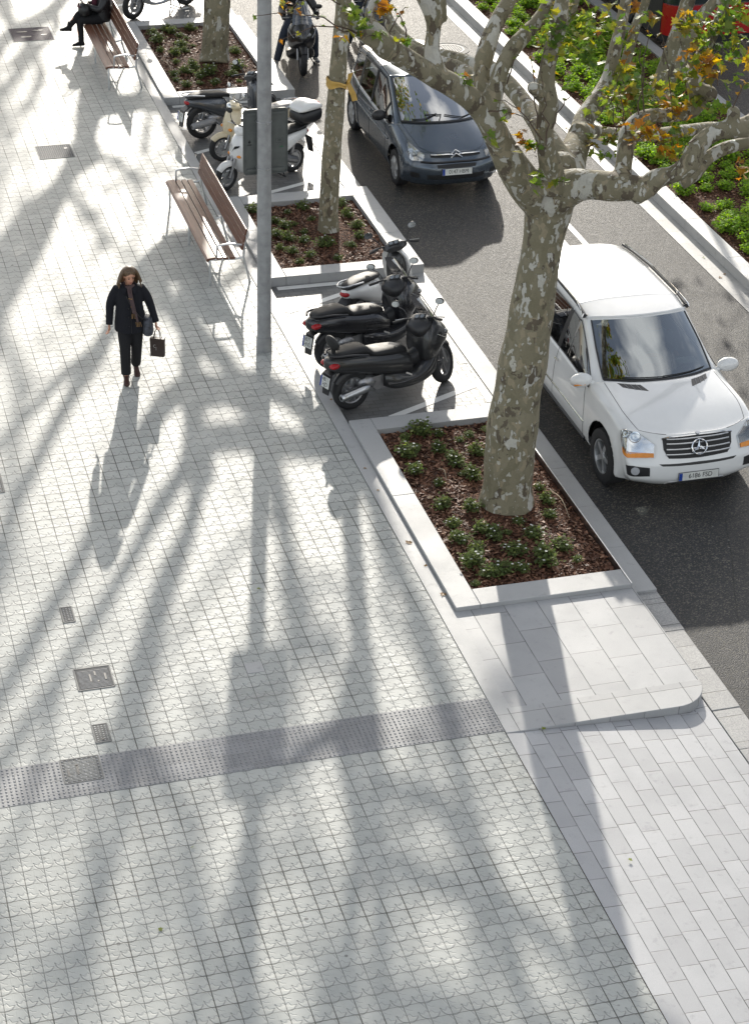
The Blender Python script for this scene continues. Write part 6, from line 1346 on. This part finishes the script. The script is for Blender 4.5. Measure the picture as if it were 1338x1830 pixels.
# --- the person on the far bench
sp = empty('person', (6.0, 39.55, 0), PI, 'person in black sitting cross-legged on the far bench, head above the top edge', 'person')
b = MB(); J = dict(lh=(-.08, .09, .55), lk=(.36, .10, .52), la=(.36, .06, .10), rh=(-.08, -.09, .56), rk=(.34, .02, .66), ra=(.60, .12, .43))
for s in 'rl': b.tube([J[s + 'h'], J[s + 'k'], J[s + 'a']], [.075, .052, .038], 12, smooth=4)
torso(b, [((-.10, 0, .50), Y_, X_, .16, .11), ((-.10, 0, .65), Y_, X_, .15, .1), ((-.13, 0, .95), Y_, X_, .17, .1), ((-.12, 0, 1.05), Y_, X_, .1, .07)]); b.tube([(-.12, 0, 1.0), (-.09, 0, 1.12)], .05, 10)
HT = head(b, (-.05, 0, 1.23), R_(20))
for s, y in (('l', 1), ('r', -1)):
    b.tube([(-.12, y * .17, 1.0), (-.02, y * .23, .78), (.18, y * .08, .80)], [.045, .036, .026], 10, smooth=4); hand(b, (.18, y * .08, .80), (1, -y * .5, .2), (0, 0, 1), (0, -y, 0), curl=.8)
remeshed(b, 'body', 'skin', sp, .008, 1); face(HT, sp)
t = MB()
for s in 'rl': t.tube([Vector(J[s + 'h']), Vector(J[s + 'h']).lerp(Vector(J[s + 'k']), .5), J[s + 'k'], Vector(J[s + 'k']).lerp(Vector(J[s + 'a']), .6), Vector(J[s + 'a']).lerp(Vector(J[s + 'k']), .0)], [.105, .092, .072, .06, .055], 14, smooth=3)
torso(t, [((-.11, 0, .49), Y_, X_, .18, .14), ((-.11, 0, .66), Y_, X_, .16, .12)]); remeshed(t, 'trousers', 'cloth_black', sp, .011)
t = MB(); torso(t, [((-.10, 0, .52), Y_, X_, .205, .17), ((-.11, 0, .70), Y_, X_, .20, .15), ((-.13, 0, .95), Y_, X_, .205, .135), ((-.12, 0, 1.05), Y_, X_, .15, .1), ((-.11, 0, 1.09), Y_, X_, .08, .07)])
for y in (1, -1): t.tube([(-.12, y * .15, .99), (-.08, y * .21, .87), (-.01, y * .23, .78), (.09, y * .16, .79), (.155, y * .095, .80)], [.085, .08, .07, .062, .056], 12, smooth=3)
remeshed(t, 'jacket', 'puffer', sp, .011)
t = MB(); t.tube([(.04, 0, .98), (.05, .0, .85), (.07, .01, .72)], [.06, .06, .05], 10, squash=.6); t.build('scarf', M['maroon'], sp, smooth=True)
t = MB(); shoe(t, J['la'], 0, 0, .25); remeshed(t, 'boot', 'cloth_black', sp, .009, 1); t = MB(); shoe(t, J['ra'], .25, R_(-10)); remeshed(t, 'boot', 'cloth_black', sp, .009, 1)
t = MB(); t.ball((-.02, 0, .04), (.1, .088, .098), HT); [t.tube([HT @ Vector((-.05, y, .05)), HT @ Vector((-.10, y * 1.3, -.1)), HT @ Vector((-.09, y * 1.4, -.25))], [.05, .045, .02], 8) for y in (-.05, 0, .05)]; remeshed(t, 'hair', 'brow', sp, .01, 1)
hb_ = empty('handbag', (5.74, 39.50, .70), PI, 'dark leather handbag resting on the lap of the person on the bench', 'bag')
t = MB(); t.loft([[Vector((.13 * k_ * math.cos(a), .17 * k_ * math.sin(a), z)) for a in [2 * PI * j / 16 for j in range(16)]] for z, k_ in ((-.06, .5), (-.05, .85), (.02, 1.02), (.10, .95), (.17, .55), (.18, .3))]); t.build('pouch', M['leather_black'], hb_, smooth=True, sharp=50)
t = MB(); t.tube([(0, -.12, .15), (.10, -.10, .26), (.18, 0, .30), (.10, .10, .26), (0, .12, .15)], .009, 6, smooth=4); t.build('handle', M['leather_black'], hb_, smooth=True); t = MB(); t.tube([(.10, -.10, .13), (.13, 0, .10), (.10, .10, .13)], .016, 6, smooth=3); t.build('trim', M['maroon'], hb_, smooth=True)
ph = empty('phone', (5.70, 39.55, .86), PI, 'small phone held in the seated person\'s hands above the handbag', 'phone'); t = MB(); t.box((0, 0, 0), (.14, .07, .009)); t.build('case', M['bag_brown'], ph, bevel=.003)
# --- the rider
inv = (Matrix.Translation(ride.location) @ ride.rotation_euler.to_matrix().to_4x4()).inverted()
FR, FL = inv @ G(495, 119, ZR), inv @ G(564, 111, ZR)        # heading towards the camera: the foot at the left of the photo is the right one
rd = empty('person', ride.location, ride.rotation_euler.z, 'rider in a black jacket and jeans astride the black scooter, both feet on the road', 'person')
J = dict(rh=(-.28, -.10, .84), rk=(.04, -.30, .62), ra=(FR.x - .05, FR.y, .10), lh=(-.28, .10, .84), lk=(.04, .30, .62), la=(FL.x - .05, FL.y, .10))
b = MB()
for s in 'rl': b.tube([J[s + 'h'], J[s + 'k'], J[s + 'a']], [.085, .06, .045], 12, smooth=4)
torso(b, [((-.30, 0, .80), Y_, X_, .16, .12), ((-.29, 0, .98), Y_, X_, .15, .11), ((-.25, 0, 1.30), Y_, X_, .18, .11), ((-.23, 0, 1.38), Y_, X_, .12, .08)]); b.tube([(-.23, 0, 1.33), (-.19, 0, 1.45)], .058, 12); HT = head(b, (-.14, 0, 1.56), R_(8)); AR = {}
for s, y in (('l', 1), ('r', -1)):
    AR[s] = [Vector((-.24, y * .19, 1.31)), Vector((-.06, y * .33, 1.08)), Vector((.17, y * .33, 1.04))]; b.tube(AR[s], [.05, .042, .03], 10, smooth=4)
remeshed(b, 'body', 'skin', rd, .009, 1); face(HT, rd)
t = MB()
for s in 'rl': t.tube([Vector(J[s + 'h']), Vector(J[s + 'h']).lerp(Vector(J[s + 'k']), .5), J[s + 'k'], Vector(J[s + 'k']).lerp(Vector(J[s + 'a']), .6), Vector(J[s + 'a']).lerp(Vector(J[s + 'k']), .02)], [.12, .105, .085, .075, .07], 14, smooth=3)
torso(t, [((-.30, 0, .80), Y_, X_, .18, .15), ((-.29, 0, .98), Y_, X_, .17, .13)]); remeshed(t, 'jeans', 'denim', rd, .011)
t = MB(); torso(t, [((-.29, 0, .86), Y_, X_, .20, .17), ((-.28, 0, 1.0), Y_, X_, .20, .15), ((-.25, 0, 1.25), Y_, X_, .23, .15), ((-.23, 0, 1.37), Y_, X_, .17, .11), ((-.21, 0, 1.43), Y_, X_, .09, .08)])
for s in 'rl': t.tube([AR[s][0] * 1, AR[s][0].lerp(AR[s][1], .5), AR[s][1], AR[s][1].lerp(AR[s][2], .6), AR[s][2]], [.095, .085, .072, .062, .055], 12, smooth=3)
remeshed(t, 'jacket', 'leather_black', rd, .011)
for s, y in (('l', 1), ('r', -1)):
    t = MB(); hand(t, AR[s][2], (1, 0, -.15), (0, 0, 1), (0, -y, 0), 1.15, curl=.95); remeshed(t, 'glove', 'cloth_black', rd, .007, 1)
    t = MB(); shoe(t, J[s + 'a'], y * .25, 0); o = remeshed(t, 'shoe', 'shoe_grey', rd, .009, 1)
    t = MB()
    for k in range(4): t.tube([Vector(J[s + 'a']) + Vector((.055 + .028 * k, -.028, .015 - .016 * k)), Vector(J[s + 'a']) + Vector((.06 + .028 * k, .028, .015 - .016 * k))], .004, 5)
    t.build('laces', M['white_rubber'], o)
hl = empty('helmet', rd.location, rd.rotation_euler.z, 'open face motorcycle helmet worn by the scooter rider, above the top edge', 'helmet')
t = MB(); t.lathe([(.001, .165), (.07, .15), (.115, .10), (.135, .03), (.135, -.04), (.125, -.08)], 24, HT @ Matrix.Translation((-.015, 0, .02))); t.build('shell', M['sc_white'], hl, smooth=True)
t = MB(); t.lathe([(.137, .06), (.139, -.02)], 24, HT @ Matrix.Translation((.01, 0, .02))); t.build('visor', M['smoke'], hl, smooth=True)
q = G(668, 104, ZR)
for o_, lb in ((ride, 'dark scooter almost hidden behind the tail of the grey people carrier'), (rd, 'rider in dark clothes almost hidden behind the tail of the grey people carrier'), (hl, 'helmet of the rider hidden behind the grey people carrier')):
    k_ = copy_tree(o_); k_.location = o_.location + Vector((q.x - 9.6, q.y - 37.24, 0)); k_['label'] = lb
# --- the driver of the white car
dv = empty('person', suv.location, -PI / 2, 'driver in a pale shirt behind the windscreen of the white car', 'person')
b = MB(); torso(b, [((-.10, .4, .72), Y_, X_, .16, .12), ((-.14, .4, .95), Y_, X_, .15, .1), ((-.14, .4, 1.2), Y_, X_, .18, .1), ((-.13, .4, 1.27), Y_, X_, .1, .07)]); b.tube([(-.13, .4, 1.22), (-.10, .4, 1.34)], .055, 10); HT = head(b, (-.06, .4, 1.44), 0)
for y in (.58, .22): b.tube([(-.13, y, 1.2), (.05, y + (.06 if y > .4 else -.06), 1.0), (.33, .4 + (y - .4) * .7, 1.08)], [.045, .036, .026], 10, smooth=4); hand(b, (.33, .4 + (y - .4) * .7, 1.08), (1, 0, .2), (0, 0, 1), (0, 1 if y < .4 else -1, 0), curl=1.0)
b.tube([(-.1, .32, .70), (.35, .3, .74), (.6, .3, .45)], [.09, .07, .05], 10, smooth=3); b.tube([(-.1, .48, .70), (.35, .5, .74), (.6, .5, .45)], [.09, .07, .05], 10, smooth=3)
remeshed(b, 'body', 'skin', dv, .011, 1); face(HT, dv)
t = MB(); torso(t, [((-.10, .4, .70), Y_, X_, .19, .15), ((-.14, .4, .95), Y_, X_, .18, .13), ((-.14, .4, 1.18), Y_, X_, .20, .12), ((-.13, .4, 1.26), Y_, X_, .12, .09)])
for y in (.58, .22): t.tube([(-.13, y, 1.18), (-.04, y + (.03 if y > .4 else -.03), 1.09), (.05, y + (.06 if y > .4 else -.06), 1.0), (.2, .4 + (y - .4) * .85, 1.04)], [.075, .065, .056, .048], 10, smooth=3)
remeshed(t, 'shirt', 'shirt', dv, .012); t = MB(); t.ball((-.02, 0, .05), (.1, .085, .09), HT); remeshed(t, 'hair', 'brow', dv, .012, 1)

# ---------------------------------------------------------------- plants in the beds
S_ = [shrub('flowering_shrub', 'leaf_shrub', 420, .12, .16, .14, 101, 'low green shrub dotted with small white flowers, on the bark of a granite planter', 'shrub', 'small flowering shrubs in the planters', .036),
      shrub('flowering_shrub', 'leaf_shrub', 330, .105, .13, .06, 102, 'x', 'shrub', 'small flowering shrubs in the planters', .034),
      shrub('flowering_shrub', 'leaf_shrub', 520, .145, .17, .12, 103, 'x', 'shrub', 'small flowering shrubs in the planters', .036)]
def places(off, s, pts): return [(off[0] + a / s, off[1] + b / s) for a, b in pts]
P3 = places((640, 720), 2.573, [(215, 160), (280, 130), (370, 140), (510, 140), (590, 120), (465, 165), (540, 220), (375, 210), (225, 230), (270, 200), (450, 265), (260, 310), (480, 320), (530, 330), (370, 365), (390, 465), (525, 475), (830, 385), (860, 445), (875, 510), (435, 555), (565, 580), (470, 620), (735, 540), (685, 592), (635, 604), (805, 602), (545, 670), (515, 725), (720, 680), (930, 650), (865, 718), (1005, 716), (605, 778), (660, 772), (755, 760), (540, 826)])
P2 = places((280, 270), 3.04, [(710, 325), (790, 295), (640, 375), (700, 400), (750, 390), (840, 365), (650, 445), (710, 465), (800, 435), (800, 480), (670, 520), (730, 540), (835, 560), (780, 595), (910, 505), (985, 575), (1030, 340), (1085, 405), (1000, 280), (1100, 455), (1050, 505), (530, 315), (600, 380), (590, 470)])
P1 = places((240, 0), 6.69, [(220, 380), (400, 340), (450, 370), (670, 330), (290, 470), (540, 410), (620, 440), (320, 590), (560, 530), (600, 590), (480, 630), (500, 730), (700, 530), (710, 770), (480, 880), (610, 840), (740, 800), (620, 1000), (790, 890), (960, 970), (900, 860), (1190, 570), (1200, 610), (1240, 800), (1250, 960), (1160, 880), (500, 940), (780, 980)])
random.seed(77); used = [False] * 3
for who, pts in (('nearest planter round the big tree', P3), ('middle planter behind the lamp post', P2), ('farthest planter beside the occupied bench', P1)):
    for i, (px, py) in enumerate(pts):
        k = (i * 7 + len(pts)) % 3; o = S_[k]
        if used[k]: o = copy_tree(o)
        used[k] = True
        q = G(px, py + 3, -.01); o.location = (q.x, q.y, -.025); o.rotation_euler = (0, 0, random.uniform(0, 6.28)); f = random.choice((.55, .7, .85, .95, 1.15)) * random.uniform(.9, 1.1); o.scale = (f * random.uniform(.85, 1.2), f, f * random.uniform(.8, 1.2))
        o['label'] = 'low green shrub with tiny white flowers in the ' + who; o['group'] = 'flowering shrubs in the ' + who
D_ = [shrub('median_shrub', 'leaf_median', 560, .20, .24, 0, 201, 'bright green cushion-shaped shrub among many on the median', 'shrub', 'bright green shrubs on the median', .045),
      shrub('median_shrub', 'leaf_median', 480, .18, .21, 0, 202, 'bright green cushion-shaped shrub among many on the median', 'shrub', 'bright green shrubs on the median', .045),
      shrub('median_shrub', 'leaf_median', 640, .22, .25, 0, 203, 'bright green cushion-shaped shrub among many on the median', 'shrub', 'bright green shrubs on the median', .048)]
used = [False] * 3; n = 0
for j in range(48):
    for i in range(6):
        x = 14.42 + i * .42 + (j % 2) * .2 + random.uniform(-.08, .08); y = 24.6 + j * .44 + random.uniform(-.09, .09)
        if x > 16.62 or random.random() < .09: continue
        v = Vector((x, y, .1)) - CAM; dd = v.dot(CF); X = CX + F_PX * v.dot(CR) / dd; Y = CY - F_PX * v.dot(CU) / dd
        if X > 1370 or Y < -25 or n >= 290: continue
        k = random.randrange(3); o = D_[k]
        if used[k]: o = copy_tree(o)
        used[k] = True; n += 1; o.location = (x, y, -.02); o.rotation_euler = (0, 0, random.uniform(0, 6.28)); f = random.uniform(.72, 1.15); o.scale = (f, f, f)
# dry stalks and fallen leaves
for (x0, y0), (x1, y1), lb in (((783, 838), (797, 858), 'pale dry stalk lying in the nearest planter, left of the tree trunk'), ((982, 875), (1017, 926), 'long thin stick lying in the nearest planter, right of the tree trunk'), ((286, 106), (306, 125), 'curved white stalk lying at the edge of the farthest planter')):
    a, b_ = G(x0, y0, .0), G(x1, y1, .0); c_ = (a + b_) / 2 + Vector((.03, .02, .05)); mb = MB(); mb.tube([a, c_, b_], [.006, .006, .003], 6, smooth=4); oneobj('dry_stalk', mb, M['dry_stem'], lb, 'stalk', smooth=True)
random.seed(5)
for x, y, z, lb, g in ((1257, 459, ZR + .012, 'single brown leaf lying in the pale gutter of the median', None), (284, 1661, .003, 'tiny yellow leaf fallen on the tiles near the bottom', None), (1128, 1536, -.01, 'dry leaf on the sloping slabs below the platform', None), (972, 1303, .0, 'small orange leaf lying at the foot of the raised platform edge', None),
                 (345, 1512, .003, 'dark fallen leaf on the tiles below the studded strip', None), (460, 1052, .003, 'small dark spot of debris in the middle of the pavement', None)):
    q = G(x, y, z + .006); mb = MB(); leaf(mb, Vector((0, 0, 0)), .055); mb.v = [Vector((p.x, p.y, abs(p.z) * .25)) for p in mb.v]; o = oneobj('fallen_leaf', mb, M['leaf_autumn'], lb, 'leaf'); o.location = q

random.seed(15)
for x0, x1, y0, y1, z, n_, lb, gr in ((6.98, 8.75, 18.85, 22.6, .0, 12, 'curled fallen leaf among the bark chips of the nearest planter', 'fallen leaves in the nearest planter'), (6.98, 8.75, 28.2, 30.6, .0, 6, 'curled fallen leaf among the bark chips of the middle planter', 'fallen leaves in the middle planter'),
                                  (13.6, 13.88, 24.5, 38.0, ZR + .012, 9, 'small dry leaf lying in the pale gutter beside the median', 'dry leaves in the median gutter'), (9.2, 13.4, 15.5, 34.0, ZR + .004, 10, 'small dry leaf lying on the asphalt of the road', 'dry leaves on the road'), (6.5, 6.63, 17.0, 35.0, .003, 8, 'tiny leaf caught on the narrow granite band beside the planters', 'leaves on the granite band')):
    for k in range(n_):
        mb = MB(); leaf(mb, Vector((0, 0, 0)), random.uniform(.04, .09)); mb.v = [Vector((p.x, p.y, abs(p.z) * .4)) for p in mb.v]
        o = oneobj('fallen_leaf', mb, M['leaf_fallen'], lb, 'leaf', gr); o.location = (random.uniform(x0, x1), random.uniform(y0, y1), z)
